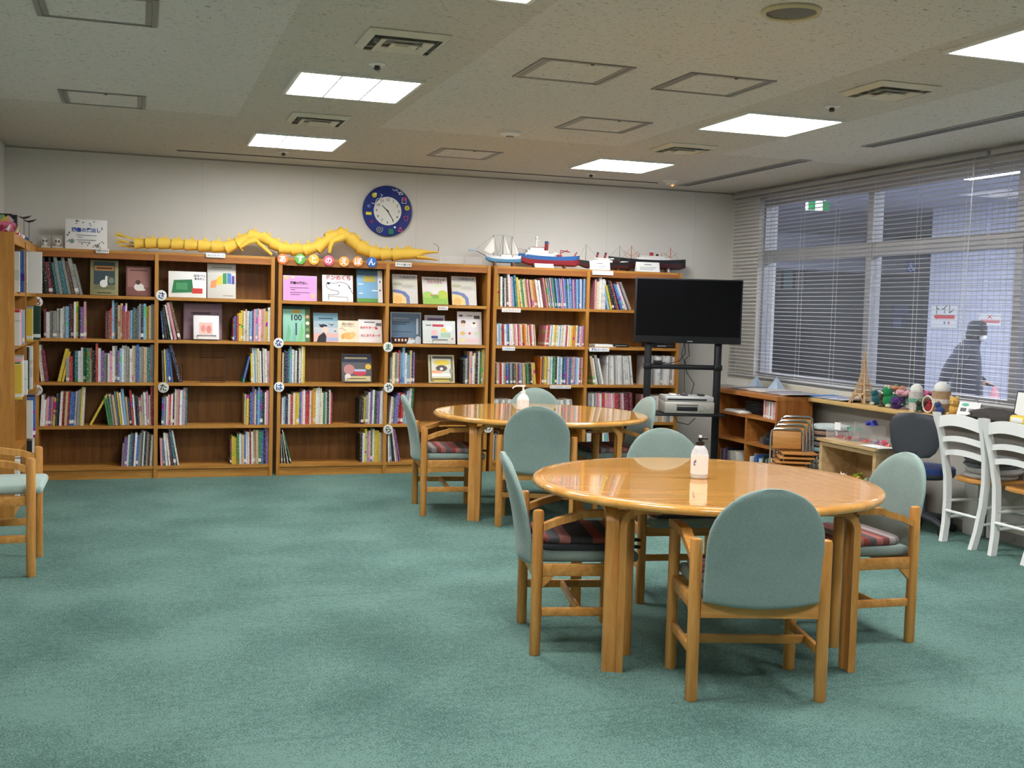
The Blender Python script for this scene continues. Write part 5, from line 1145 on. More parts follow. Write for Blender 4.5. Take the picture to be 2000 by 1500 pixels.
cover(1, 553, 606, 598, 'green water picture book with the number 100 on the cover', (150, 206, 186), [('rect', 0, .9, 1, 1, (30, 62, 50)), ('poly', [(.1, 0), (.2, .5), (.28, .3), (.24, 0)], (112, 184, 140)), ('poly', [(.55, 0), (.7, .6), (.76, .3), (.7, 0)], (128, 196, 130)), ('poly', [(.35, 0), (.42, .4), (.5, 0)], (120, 190, 170)), ('rect', .82, 0, 1, .9, (84, 112, 62)), ('ell', .91, .7, .07, .05, (214, 160, 120)), ('ell', .91, .52, .07, .05, (236, 226, 200)), ('ell', .91, .34, .07, .05, (120, 160, 80)), ('ell', .91, .16, .07, .05, (232, 226, 210)), ('rect', .34, .8, .66, .88, (222, 176, 70)), ('rect', .46, .18, .52, .52, (60, 90, 90))], [('100', .30, .48, .66, (34, 40, 50), .02)], tilt=9)
cover(1, 613, 661, 612, 'blue and pink picture book with a figure in a black cap and birds', (196, 200, 206), [('rect', 0, .72, 1, 1, (122, 164, 180)), ('rect', 0, .5, 1, .72, (166, 186, 196)), ('rect', 0, 0, 1, .3, (226, 178, 168)), ('rect', .2, .78, .8, .83, (70, 90, 110)), ('ell', .4, .55, .16, .06, DK), ('ell', .48, .42, .14, .11, (236, 200, 186)), ('poly', [(.12, 0), (.2, .2), (.42, .34), (.52, .2), (.5, 0)], (30, 30, 34)), ('poly', [(.55, .66), (.72, .6), (.86, .64), (.74, .56)], DK), ('poly', [(.2, .6), (.28, .62), (.26, .57)], DK), ('poly', [(.84, .4), (.94, .38), (.86, .35)], DK), ('rect', .52, .04, 1, .16, (170, 178, 208))], tilt=12)
cover(1, 660, 701, 627, 'cream picture book with an orange animal and dark red title', (236, 220, 192), [('ell', .5, .3, .3, .16, (232, 178, 104)), ('ell', .72, .36, .14, .13, (238, 190, 120)), ('ell', .24, .26, .08, .12, (226, 160, 90)), ('line', [(.1, .6), (.2, .66), (.3, .58), (.4, .54)], .004, (190, 60, 50))], [('はいはい', .15, .5, .84, (120, 60, 40), .02), ('じゃーじゃー', .11, .5, .73, (90, 110, 60), .01)], tilt=14)
cover(1, 701, 747, 625, 'white picture book with two lines of red hand-drawn title', (232, 226, 224), [('rect', .25, .86, .7, .9, (90, 96, 106)), ('rect', .74, .72, .98, .86, (110, 112, 120)), ('ell', .76, .62, .06, .05, (222, 70, 60))], [('あがりまーす', .12, .42, .64, (214, 62, 56), .02), ('はしまりまーす', .12, .5, .30, (214, 62, 56), .02)], tilt=14)
cover(2, 668, 727, 692, 'picture book with a busy dark collage cover on a wire easel', (90, 88, 92), [('rect', 0, .7, 1, .95, (52, 56, 80)), ('rect', .1, .82, .85, .88, (206, 190, 140)), ('ell', .25, .45, .18, .18, (190, 130, 130)), ('ell', .6, .35, .22, .12, (200, 60, 80)), ('rect', .42, .38, .8, .46, (170, 190, 216)), ('ell', .88, .55, .1, .1, (226, 180, 60)), ('rect', .1, .04, .95, .22, (206, 190, 140)), ('ell', .2, .2, .1, .1, (226, 216, 206))], tilt=12, yb=YF + .05, zoff=.005)
easel(697, 2, .2, YF + .066, 'black wire easel holding the dark collage book', .2)
# bay 4
UMI = [('rect', 0, .82, 1, 1, (196, 192, 188)), ('rect', 0, .5, 1, .82, (206, 204, 190)), ('ell', .2, .66, .2, .06, (176, 176, 150)), ('ell', .6, .6, .25, .06, (186, 184, 176)), ('poly', [(0, 0), (.68, 0), (.66, .25), (.5, .4), (.2, .47), (0, .46)], (112, 124, 176)), ('poly', [(0, 0), (.54, 0), (.52, .2), (.36, .33), (0, .38)], (236, 206, 140)), ('ell', .2, .12, .16, .14, (240, 180, 110))]
cover(0, 768, 817, 537, 'sea-themed picture book with a blue-rimmed plate, next to the blue sky book', (214, 210, 204), UMI, [('うみのハナ', .135, .6, .9, (70, 66, 66), .015)], tilt=14)
cover(0, 827, 876, 542, 'white picture book with leafy green lower half and red-brown title', (226, 220, 216), [('rect', 0, 0, 1, .34, (150, 190, 90)), ('ell', .2, .34, .2, .12, (166, 202, 104)), ('ell', .8, .36, .2, .16, (186, 200, 80)), ('ell', .5, .28, .14, .08, (120, 172, 70)), ('ell', .36, .32, .05, .04, (226, 120, 110)), ('ell', .6, .68, .2, .06, (214, 226, 190))], [('やまのそんちょは', .1, .5, .89, (80, 70, 50), .015), ('だれでさん', .12, .5, .79, (180, 70, 60), .015)], tilt=18)
cover(0, 884, 932, 541, 'sea-themed picture book with a blue-rimmed plate, beside the case side panel', (214, 210, 204), UMI, [('うみのハナ', .135, .6, .9, (70, 66, 66), .015)], tilt=14)
cover(1, 763, 823, 610, 'slate-blue notice card with a snow scene border', (176, 190, 200), [('rect', .03, .04, .97, .96, (92, 118, 142)), ('rect', .08, .78, .6, .82, (150, 160, 168)), ('rect', .05, .66, .62, .69, (50, 60, 74)), ('rect', .05, .6, .5, .63, (50, 60, 74)), ('rect', .05, .36, .7, .38, (60, 70, 84)), ('ell', .2, .1, .2, .12, (100, 160, 214)), ('ell', .55, .08, .25, .1, (220, 230, 238)), ('ell', .9, .1, .1, .14, (214, 226, 238)), ('rect', .84, .3, .9, .8, (206, 212, 218))], cat='notice', name='paper_notice', th=.005, tilt=5, yb=YF + .12)
cover(1, 829, 869, 616, 'small white header card standing behind the leaflet', (206, 200, 206), [('rect', .15, .78, .9, .9, (120, 96, 130))], cat='notice', name='paper_notice', th=.004, tilt=4, yb=YF + .17)
cover(1, 826, 890, 627, 'wide white leaflet with a drawn hand and flowers on a wire easel', (214, 220, 216), [('rect', .3, .74, .64, .84, (196, 60, 80)), ('rect', .1, .78, .26, .82, (90, 96, 100)), ('ell', .35, .48, .1, .12, (238, 190, 190)), ('rect', .26, .22, .46, .34, (56, 72, 130)), ('ell', .66, .6, .12, .1, (240, 206, 120)), ('ell', .8, .66, .1, .14, (250, 250, 250)), ('rect', .55, .28, .84, .48, (170, 200, 176)), ('ell', .9, .22, .025, .03, (206, 60, 70))], cat='leaflet', name='display_leaflet', th=.006, tilt=10, yb=YF + .05, zoff=.004)
easel(858, 1, .17, YF + .064, 'black wire easel holding the wide white leaflet', .17)
cover(1, 894, 942, 609, 'tall white leaflet with small cartoon drawings', (226, 220, 222), [('ell', .25, .68, .1, .06, (100, 72, 60)), ('ell', .25, .6, .08, .05, (240, 200, 170)), ('ell', .68, .6, .12, .08, (246, 238, 228)), ('ell', .68, .65, .06, .03, (80, 50, 46)), ('ell', .22, .34, .1, .06, (222, 186, 110)), ('ell', .5, .34, .05, .035, (206, 50, 80)), ('ell', .78, .34, .12, .06, (200, 214, 190)), ('rect', .1, .1, .32, .16, (240, 224, 130)), ('rect', .38, .1, .85, .17, (240, 196, 206)), ('rect', .68, .78, .92, .88, (70, 72, 74)), ('rect', .08, .84, .22, .9, (90, 80, 90)), ('rect', .4, .86, .62, .89, (150, 150, 140))], cat='leaflet', name='display_leaflet', th=.006, tilt=8)
bx = ony(781, 668, YF + .05)
t = thing('toy_boat', 'small dark wicker toy boat with pale windows on the shelf before the slate notice', 'toy boat', (bx.x, YF + .05, SH[1]))
rows = [[(x * .078 * s, y * .03 * s, z) for x, y in [(math.cos(2 * PI * k / 20), math.sin(2 * PI * k / 20)) for k in range(20)]] for z, s in ((0.0, .72), (.02, .9), (.05, 1.0), (.056, 1.02))]
mb = MB().grid(rows, closed=True); mb.f.append(tuple(range(20))[::-1]); mb.m.append(0); mb.build('hull', wood('dark_wicker', (84, 46, 36), (58, 30, 24), .6, 'X', 3), t)
for k in (-1.5, -.5, .5, 1.5): MB().rbox((k * .03, -.026, .032), (.016, .012, .022), .003).build('window', mat('pale_port', (226, 206, 186), .6), t)
MB().prism([(-.02, 0), (.03, .012), (.03, -.006)], .004, Matrix.Translation((.085, 0, .04)) @ Matrix.Rotation(PI / 2, 4, 'X')).build('rudder', mat('tan_tab', (206, 170, 120), .6), t)
cover(2, 838, 889, 694, 'cream-bordered picture book with an animal face and yellow title on a wire easel', (206, 198, 160), [('rect', .06, .05, .94, .95, (120, 118, 96)), ('rect', .12, .18, .86, .94, (226, 222, 206)), ('rect', .16, .86, .9, .94, (80, 72, 70)), ('ell', .52, .72, .32, .1, (232, 206, 80)), ('ell', .5, .52, .22, .11, (96, 84, 80)), ('ell', .5, .5, .06, .05, (246, 244, 238)), ('rect', .12, .34, .5, .44, (240, 170, 130)), ('rect', .12, .24, .82, .34, (246, 244, 240)), ('rect', .15, .04, .8, .18, (200, 180, 90)), ('ell', .86, .42, .06, .1, (150, 150, 140))], tilt=13, yb=YF + .05, zoff=.004)
easel(863, 2, .19, YF + .066, 'black wire easel holding the animal face book', .2)
# black metal bookends
def bookend(px, lev, lab):
    x = ony(px, 700, YF + .1).x; t = thing('bookend', lab, 'bookend', (x, YF + .13, SH[lev]), group='black metal bookends')
    MB().span(0, .0015, -.05, .05, 0, .16).build('upright', M_blackm, t, smooth=0); MB().span(-.07, 0, -.05, .05, 0, .0012).build('foot_plate', M_blackm, t, smooth=0)
bookend(357, 2, 'black metal bookend on the third shelf beside the leaning navy book'); bookend(702, 3, 'black metal bookend on the fourth shelf below the collage book')
# flat things in the magazine corner
fx = ony(1195, 680, YF + .1).x
t = thing('paper_stack', 'loose stack of white papers lying on the magazine corner shelf', 'papers', (fx - .09, YF + .12, SH[1])); 
for k in range(4): MB().box((.005 * (k % 2), .004 * k, .004 + .006 * k), (.21, .15, .0055)).build('sheet_bundle', M_paper, t, smooth=0)
t = thing('disc_player', 'flat black player lying on the papers in the magazine corner', 'player', (fx + .06, YF + .13, SH[1] + .001)); MB().rbox((.01, 0, .014), (.16, .17, .026), .004).build('body', M_black, t); MB().rbox((.01, -.086, .014), (.12, .003, .006), .001).build('tray', M_alu, t)
fx = ony(1293, 678, YF + .1).x
for k in range(2):
    t = thing('black_case', 'black equipment case, %s of two beside the television post' % ('lower' if k == 0 else 'upper'), 'case', (fx, YF + .14, SH[1] + .001 + k * .036)); MB().rbox((0, 0, .017), (.29, .22, .033), .004).build('body', M_black, t); MB().rbox((-.04, -.111, .018), (.09, .003, .01), .001).build('nameplate', M_alu, t)

# ---------------------------------------------------------------- television on its stand
TVX, TVY, TVR = 4.56, 8.90, math.radians(-15)
t = thing('tv_stand', 'black metal television stand with two posts and shelves', 'tv stand', (TVX, TVY, 0), TVR)
for s in (-1, 1):
    MB().rbox((s * .31, 0, .64), (.058, .05, 1.20), .006).build('post', M_blackm, t)
    MB().rbox((s * .31, -.02, .035), (.06, .55, .035), .008).build('foot', M_blackm, t)
    for y in (-.26, .22): MB().cyl((s * .31 - .012, y, .018), (s * .31 + .012, y, .018), .018, n=16).build('castor', M_black, t)
    MB().rbox((s * .31, 0, 1.0), (.075, .07, .05), .008).build('clamp', M_blackm, t)
    MB().rbox((s * .25, -.008, 1.46), (.04, .014, .46), .003).build('mount_bracket', M_blackm, t)
MB().cyl((-.31, 0, 1.0), (.31, 0, 1.0), .022, n=16).build('crossbar', M_blackm, t)
MB().rbox((0, -.09, .598), (.66, .38, .016), .004).build('shelf', M_blackm, t)
MB().rbox((0, 0, .14), (.56, .04, .04), .006).build('lower_bar', M_blackm, t)
tv = thing('television', 'large flat black television facing the tables', 'television', (TVX, TVY - .07, 1.49), TVR)
MB().rbox((0, 0, 0), (.945, .03, .56), .006).build('housing', M_black, tv)
MB().box((0, -.0155, .025), (.915, .002, .488)).build('screen', mat('tv_screen', (8, 8, 11), .12, spec=.35), tv, smooth=0)
MB().rbox((0, .03, -.02), (.6, .04, .34), .01).build('rear_cover', M_black, tv)
text('ORION', .012, mat('logo_grey', (150, 150, 152), .4), tv, (.02, -.0155, -.262), name='logo') if False else MB().box((.02, -.0156, -.262), (.05, .0008, .007)).build('logo', mat('logo_grey', (150, 150, 152), .4), tv, smooth=0)
def loc(x, y, z): v = Matrix.Rotation(TVR, 3, 'Z') @ Vector((x, y, 0)); return (TVX + v.x, TVY + v.y, z)
t = thing('video_recorder', 'silver video recorder on the television stand shelf', 'video recorder', loc(.02, -.10, .607), TVR)
M_silv = mat('silver_plastic', (188, 184, 174), .35, metal=.3)
MB().rbox((0, 0, .055), (.43, .30, .10), .006).build('body', M_silv, t); MB().rbox((-.02, -.151, .045), (.18, .004, .036), .002).build('tape_slot', M_black, t)
MB().rbox((-.02, -.151, .078), (.19, .004, .014), .002).build('display', mat('vcr_display', (120, 118, 112), .3), t); MB().cyl((.155, -.15, .062), (.155, -.162, .062), .017, n=20).build('dial', M_silv, t)
for k in (-1, 0, 1): MB().rbox((.10 + .012 * k, -.152, .03), (.009, .004, .01), .001).build('button', M_chrome, t)
for s in (-1, 1): MB().rbox((s * .18, -.10, .002), (.03, .03, .006), .002).build('foot', M_black, t)
t = thing('disc_deck', 'slim silver disc player stacked on the video recorder', 'disc player', loc(.02, -.10, .713), TVR)
MB().rbox((0, 0, .024), (.42, .28, .042), .004).build('body', mat('light_silver', (206, 206, 206), .3, metal=.3), t); MB().rbox((-.02, -.141, .018), (.34, .003, .014), .001).build('tray', M_black, t)
for x, c, lab in ((-.13, (222, 222, 220), 'small white remote on the disc player'), (-.03, (60, 60, 66), 'dark grey remote on the disc player'), (.12, (30, 30, 32), 'small black box on the disc player')):
    t = thing('remote_control', lab, 'remote', loc(.02 + x, -.14, .7592), TVR); MB().rbox((0, 0, .008), (.05, .10, .016), .005).build('body', mat('remote_%d' % c[0], c, .5), t); MB().rbox((0, 0, .0175), (.028, .05, .003), .001).build('keypad', M_grey, t)
def cable(pts, lab, r=.0035, m=M_black): tag(MB().tube([loc(*p) for p in pts], r, 6).build('cable', m), lab, 'cable')
cable([(.02, .05, 1.25), (.03, .05, 1.12), (-.02, .05, 1.05), (-.10, .045, 1.028), (-.26, .042, 1.028)], 'black cable looping from the television to the crossbar')
cable([(.05, .05, 1.25), (.07, .06, 1.10), (.03, .06, 1.06), (.05, .05, .95), (.12, .05, .85), (.08, .05, .70), (.12, .05, .62)], 'black cable hanging down to the stand shelf')
cable([(.03, .06, 1.25), (.00, .06, 1.10), (.03, .06, 1.04), (.035, .06, .80), (.09, .06, .615)], 'thin black cable hanging straight below the television', .0025)
cable([(-.05, .12, .585), (.0, .13, .50), (.10, .13, .48), (.16, .13, .54)], 'black cable sagging under the stand shelf')
t = thing('power_strip', 'small black adapter on the stand crossbar', 'adapter', loc(-.22, 0, 1.0225), TVR); MB().rbox((0, 0, .015), (.07, .04, .03), .004).build('body', M_black, t); MB().rbox((.05, 0, .01), (.03, .015, .012), .003).build('plug', M_black, t)
# ---------------------------------------------------------------- low bookcase by the window
CZ = .80; BX = 5.05
M_red = wood('reddish_oak', (172, 108, 50), (142, 82, 34), .4, 'Z'); M_redy = wood('reddish_oak_board', (186, 124, 62), (158, 96, 44), .4, 'Y')
t = thing('low_bookcase', 'low reddish wood bookcase with open compartments beside the television stand', 'bookcase', (BX, 8.655, 0)); 
def sp(name, x0, x1, y0, y1, z0, z1, m): return MB().span(x0 - BX, x1 - BX, y0 - 8.655, y1 - 8.655, z0, z1).build(name, m, t, smooth=0)
for y in (8.13, 9.155): sp('side_panel', BX, BX + .34, y, y + .025, 0, .765, M_red)
sp('top_board', BX - .01, 5.51, 8.125, 9.20, .765, CZ, M_redy); sp('back_panel', BX + .325, BX + .335, 8.155, 9.155, .02, .765, M_red)
for z in (.60, .37, .06): sp('shelf', BX + .004, BX + .325, 8.155, 9.155, z - .022, z, M_redy)
for z0, z1 in ((.37, .578), (.06, .348)): sp('divider', BX + .006, BX + .325, 8.62, 8.645, z0, z1, M_redy)
sp('plinth', BX + .02, BX + .035, 8.155, 9.155, 0, .038, M_redy)
RW = dict(axis='r', Xp=BX + .03)
row(0, 0, 0, 0, 'wpwrwscp', '1', (0, 0), 'book', 'shelf_volume', depth=.2, z=.60, where='thin volumes on the low bookcase upper shelf', X0=8.17, X1=8.38, **RW)
row(0, 0, 0, 0, 'wsnvke', '3343', 0, 'book', 'shelf_volume', depth=.22, z=.06, where='lower compartment books near the television', X0=8.90, X1=9.10, **RW)
row(0, 0, 0, 0, 'wcw', '333', (-10, -14), 'book', 'shelf_volume', depth=.22, z=.06, where='slanting books low near the television', X0=8.72, X1=8.84, **RW)
row(0, 0, 0, 0, 'ewcwksdwslbnsw', '23434343234343', 0, 'book', 'shelf_volume', depth=.2, z=.06, where='lower compartment books near the small chairs', X0=8.17, X1=8.56, **RW)
tag(MB().rbox((0, 0, .006), (.22, .30, .011), .003).rbox((.01, .02, .017), (.2, .28, .009), .003).build('paper_stack', M_paper, None, (BX + .13, 8.90, .60)), 'thin pile of papers on the upper shelf of the low bookcase', 'papers')
t = thing('black_bag', 'flattened black cloth bag in the middle compartment of the low bookcase', 'bag', (BX + .15, 8.38, .37)); rows = []
for z, s in ((0, .92), (.015, 1), (.045, .95), (.065, .6), (.072, .2)): rows.append([(.11 * s * math.cos(2 * PI * k / 20) * (1 + .08 * math.sin(4 * k)), .17 * s * math.sin(2 * PI * k / 20), z + .006 * math.sin(5 * k)* (z > 0)) for k in range(20)])
mb = MB().grid(rows, closed=True); mb.f.append(tuple(range(20))[::-1]); mb.m.append(0); mb.build('body', fabric('black_cloth', (30, 30, 32), (20, 20, 22)), t); MB().tube([(-.05, -.10, .05), (-.08, 0, .09), (-.05, .10, .05)], .008, 8).build('strap', MATS['black_cloth'], t)
t = thing('black_folder_stack', 'stack of black folders at the back of the low bookcase upper shelf', 'folder', (BX + .22, 8.72, .60))
for k in range(5): MB().rbox((.004 * (k % 2), 0, .012 + k * .023), (.18, .30, .021), .003).build('folder', M_black, t)

# ---------------------------------------------------------------- fanned magazines along the counter
random.seed(21)
MC = [(206, 200, 206), (180, 176, 184), (230, 226, 222), (214, 178, 190), (150, 160, 176), (90, 150, 206), (60, 130, 200), (206, 90, 100), (232, 232, 228), (140, 180, 206), (214, 206, 190), (120, 140, 150)]
CN = ['pale grey', 'grey', 'white', 'dusty pink', 'slate', 'sky blue', 'bright blue', 'red', 'white', 'pale blue', 'beige', 'blue-grey']
seen = {}
for i in range(34):
    y = 9.10 - i * .052; onbc = y > 8.13
    if y < 7.62: continue
    k = random.choice([0, 1, 1, 2, 3, 4, 10, 11]) if i < 18 else random.choice([2, 5, 6, 5, 7, 9, 8, 3])
    x = 5.30 if onbc else 5.437; wdt = .30 if onbc else .19
    o = thing('magazine', '%s magazine fanned out %s' % (CN[k], 'on the low bookcase top' if onbc else 'along the counter before the lattice tower'), 'magazine', (x, y, CZ + .008), 0, 'magazines fanned out below the blinds', rot=(math.radians(-6.0), 0, random.uniform(-.05, .05)))
    MB().box((0, 0, .006), (wdt, .17, .006)).build('cover', mat('mag_%d' % k, MC[k], .35), o, smooth=0)
    MB().box((-wdt * .1, -.02, .0093), (wdt * .5, .06, .0004)).build('cover_picture', mat('mag_%d' % ((k * 5 + i) % 12), MC[(k * 5 + i) % 12], .35), o, smooth=0)
def pyramid(px, py, s, lab):
    p = onx(px, py, 5.43); t = thing('paper_pyramid', lab, 'paper craft', (5.42, p.y, CZ + .013), .3, 'pale blue paper pyramids'); h = s * 1.7
    for k in range(4):
        a0, a1 = PI / 2 * k + PI / 4, PI / 2 * (k + 1) + PI / 4
        MB().add([(s * 1.2 * math.cos(a0), s * 1.2 * math.sin(a0), 0), (s * 1.2 * math.cos(a1), s * 1.2 * math.sin(a1), 0), (0, 0, h)], [(0, 1, 2)]).build('side', mat('pale_blue_card', (178, 198, 216), .7), t, smooth=0)
pyramid(1479, 737, .062, 'pale blue paper pyramid standing nearest the corner of the window'); pyramid(1519, 745, .070, 'pale blue folded paper pyramid among the fanned magazines')
# ---------------------------------------------------------------- wooden lattice tower
p = onx(1686, 770, 5.43); t = thing('lattice_tower', 'wooden lattice tower model standing on the window counter', 'model tower', (5.43, p.y, CZ), .25)
M_ply = wood('laser_cut_ply', (206, 172, 128), (182, 146, 102), .6, 'Z', 2)
def prof(z):
    u = z / .40; return .068 * (1 - u) ** 2.1 + .006
for sx in (-1, 1):
    for sy in (-1, 1):
        pts = [(sx * prof(z), sy * prof(z), z) for z in [.40 * k / 14 for k in range(15)]]
        MB().tube(pts, [.011 - .008 * k / 14 for k in range(15)], 4).build('leg', M_ply, t, smooth=0)
for z, th, e in ((.075, .012, .012), (.15, .01, .008), (.335, .008, .006)): MB().rbox((0, 0, z), (2 * prof(z) + 2 * e, 2 * prof(z) + 2 * e, th), .002).build('platform', M_ply, t)
for k in range(4):
    R_ = Matrix.Rotation(k * PI / 2, 4, 'Z'); mb = MB()
    for z0, z1, n in ((.085, .145, 3), (.155, .33, 9)):
        for i in range(n):
            a, b = z0 + (z1 - z0) * i / n, z0 + (z1 - z0) * (i + 1) / n
            for s in (-1, 1): mb.cyl(R_ @ Vector((s * prof(a), prof(a), a)), R_ @ Vector((-s * prof(b), prof(b), b)), .0022, n=4)
    mb.build('lattice_side', M_ply, t, smooth=0)
    arc = [R_ @ Vector((.05 * math.cos(PI * i / 10), prof(.02) * .95, .008 + .052 * math.sin(PI * i / 10))) for i in range(11)]
    MB().tube(arc, .004, 5).build('arch', M_ply, t)
MB().cyl((0, 0, .39), (0, 0, .455), .004, .0015, 6).build('spire', M_ply, t)

# ---------------------------------------------------------------- toys and crafts along the counter
random.seed(31)
def toy(px, py, s, c1, c2, lab, kind, X=5.43):
    s *= 1.35
    p = onx(px, py, X); t = thing({'plush': 'plush_toy', 'flower': 'paper_flower', 'cup': 'toy_cup', 'ball': 'pom_pom'}[kind], lab, {'plush': 'plush toy', 'flower': 'paper flower', 'cup': 'cup', 'ball': 'pom-pom'}[kind], (X, p.y, CZ), random.uniform(-1, 1))
    m1, m2 = fabric('toy_%d_%d_%d' % c1, c1, tuple(int(q * .8) for q in c1), 90), fabric('toy_%d_%d_%d' % c2, c2, tuple(int(q * .8) for q in c2), 90)
    if kind == 'plush':
        MB().ball((0, 0, .4 * s), (.42 * s, .38 * s, .4 * s), 14).build('body', m1, t); MB().ball((-.2 * s, 0, .88 * s), .3 * s, 14).build('head', m1, t)
        for q in (-1, 1): MB().ball((-.2 * s, q * .2 * s, 1.15 * s), (.07 * s, .1 * s, .12 * s), 10).build('ear', m2, t); MB().ball((-.25 * s, q * .32 * s, .12 * s), (.2 * s, .12 * s, .12 * s), 10).build('paw', m2, t); MB().ball((-.47 * s, q * .1 * s, .93 * s), .035 * s, 8).build('eye', M_dark, t)
        MB().ball((-.48 * s, 0, .82 * s), (.07 * s, .1 * s, .07 * s), 8).build('muzzle', m2, t)
    elif kind == 'flower':
        MB().cyl((0, 0, 0), (0, 0, .8 * s), .05 * s, n=8).build('stem', fabric('toy_green', (60, 110, 70), (40, 90, 56), 90), t)
        for k in range(9): a = 2 * PI * k / 9; MB().ball((.3 * s * math.cos(a), .3 * s * math.sin(a), (.85 + .1 * (k % 2)) * s), (.22 * s, .22 * s, .12 * s), 8).build('petal', m1, t)
        MB().ball((0, 0, .98 * s), .16 * s, 10).build('flower_centre', m2, t); MB().lathe([(.28 * s, 0), (.3 * s, .05 * s), (.1 * s, .12 * s)], 14).build('base', m2, t)
    elif kind == 'cup':
        MB().lathe([(.3 * s, 0), (.36 * s, .9 * s), (.33 * s, .9 * s), (.28 * s, .06 * s)], 20).build('cup', m1, t); MB().lathe([(.345 * s, .42 * s), (.357 * s, .6 * s)], 20).build('band', m2, t); MB().ball((0, 0, 1.0 * s), (.3 * s, .3 * s, .28 * s), 14).build('filling', fabric('toy_cream', (228, 226, 220), (210, 208, 200), 90), t)
    else:
        mb = MB()
        for k in range(26): a = random.uniform(0, 2 * PI); q = random.uniform(.15, 1); mb.ball((.32 * s * math.cos(a) * q, .32 * s * math.sin(a) * q, (.3 + .25 * random.random()) * s + .08 * s), .15 * s, 8)
        mb.build('tufts', m1, t); MB().lathe([(.3 * s, 0), (.34 * s, .2 * s), (.1 * s, .3 * s)], 14).build('base', m2, t)
toy(1713, 775, .075, (40, 96, 104), (206, 206, 200), 'small teal plush toy right beside the lattice tower', 'plush', 5.45)
toy(1726, 786, .060, (60, 66, 44), (90, 84, 50), 'dark olive plush toy lying low by the counter edge', 'plush', 5.38)
toy(1739, 777, .10, (34, 140, 84), (220, 214, 190), 'emerald green plush toy between the olive and purple ones', 'plush', 5.40)
toy(1749, 778, .115, (206, 140, 110), (120, 150, 100), 'coral paper flower on a green stem behind the plush toys', 'flower', 5.47)
toy(1752, 788, .090, (84, 50, 120), (60, 36, 92), 'purple tufted pom-pom at the counter edge', 'ball', 5.385)
toy(1766, 783, .10, (224, 168, 178), (160, 120, 120), 'pale pink paper flower beside the purple pom-pom', 'flower', 5.42)
toy(1776, 782, .105, (170, 206, 196), (220, 226, 220), 'mint green pom-pom behind the pink flower', 'ball', 5.47)
toy(1789, 787, .115, (214, 206, 198), (116, 176, 150), 'white cup with a mint band and rounded white top', 'cup', 5.42)
toy(1800, 782, .105, (226, 110, 160), (190, 70, 120), 'bright pink paper flower behind the banded cup', 'flower', 5.48)
toy(1797, 803, .055, (44, 66, 50), (150, 150, 120), 'small dark green plush toy in front of the red wreath', 'plush', 5.37)
toy(1808, 790, .10, (110, 74, 66), (80, 54, 48), 'brown tufted pom-pom behind the red wreath', 'ball', 5.46)
toy(1838, 790, .135, (178, 146, 110), (226, 222, 214), 'brown pot with white cotton tufts on the counter', 'cup', 5.44)
toy(1836, 800, .06, (60, 80, 130), (226, 190, 110), 'small blue plush toy in front of the brown pot', 'plush', 5.375)
toy(1866, 795, .085, (226, 176, 86), (240, 206, 130), 'amber yellow plush toy next to the printed card', 'plush', 5.43)
p = onx(1814, 797, 5.385); t = thing('wreath', 'red paper wreath with a pale hoop leaning on the counter toys', 'wreath', (5.375, p.y, CZ + .004), 0)
MB().tube([(.0, .058 * math.cos(2 * PI * k / 28), .062 + .058 * math.sin(2 * PI * k / 28)) for k in range(28)], .006, 8, closed=True).build('hoop', mat('pale_hoop', (226, 214, 190), .6), t)
mb = MB(); random.seed(4)
for k in range(22): a = random.uniform(0, 2 * PI); q = random.uniform(0, .036); mb.ball((.012, q * math.cos(a), .05 + q * math.sin(a)), (.012, .012, .012), 6)
mb.build('red_petals', fabric('toy_red', (170, 34, 54), (130, 24, 40), 90), t)
MB().tube([(.01, -.06, .02), (.01, -.11, .012), (.02, -.14, .008)], .008, 8).build('ribbon_tail', fabric('toy_rust', (150, 70, 56), (120, 50, 40), 90), t)
# printed card, rock, frame, yellow object
p = onx(1890, 800, 5.40); t = thing('printed_card', 'white printed card with a green oval heading leaning behind the white chair', 'card', (5.39, p.y, CZ + .001), math.radians(-75), rot=(math.radians(-25), 0, math.radians(-70)))
MB().box((0, 0, .06), (.155, .003, .12)).build('sheet', M_paper, t, smooth=0); link('print', flatart([('ell', .3, .82, .18, .1, (90, 180, 150)), ('rect', .12, .4, .4, .62, (90, 92, 96)), ('rect', .5, .4, .88, .6, (150, 152, 156)), ('rect', .12, .15, .85, .22, (190, 190, 194))], .155, .12, None), t, (-.0775, -.002, 0), FACE)
p = onx(1940, 803, 5.42); t = thing('rock', 'lump of dark grey layered rock on the counter next to the printed card', 'rock', (5.43, p.y - .02, CZ + .012), .2)
random.seed(8); mb = MB(); rows = []
for i in range(7):
    z = i / 6 * .075; s = [1, 1.02, .98, .95, .82, .6, .25][i]
    rows.append([(.085 * s * math.cos(2 * PI * k / 18) * random.uniform(.85, 1.1), .22 * s * math.sin(2 * PI * k / 18) * random.uniform(.88, 1.08), z + random.uniform(-.006, .006)) for k in range(18)])
mb.grid(rows, closed=True); mb.f.append(tuple(range(18))[::-1]); mb.f.append(tuple(len(mb.v) - 18 + k for k in range(18))); mb.m += [0, 0]
mb.build('stone', plaster('dark_rock', (72, 68, 66), 30), t, smooth=25); MB().rbox((0, 0, -.007), (.17, .42, .008), .003).build('tray', M_black, t)
p = onx(1992, 800, 5.47); t = thing('framed_picture', 'white paper in a black frame standing at the end of the counter', 'frame', (5.47, p.y - .03, CZ), 0, rot=(math.radians(-10), 0, math.radians(-85)))
MB().rbox((0, 0, .11), (.17, .012, .22), .003).build('frame', M_black, t); MB().box((0, -.0065, .11), (.15, .002, .20)).build('sheet', M_paper, t, smooth=0)
p = onx(1988, 812, 5.37); t = thing('yellow_box', 'yellow and white rounded box in front of the black picture frame', 'box', (5.375, p.y - .02, CZ), 0)
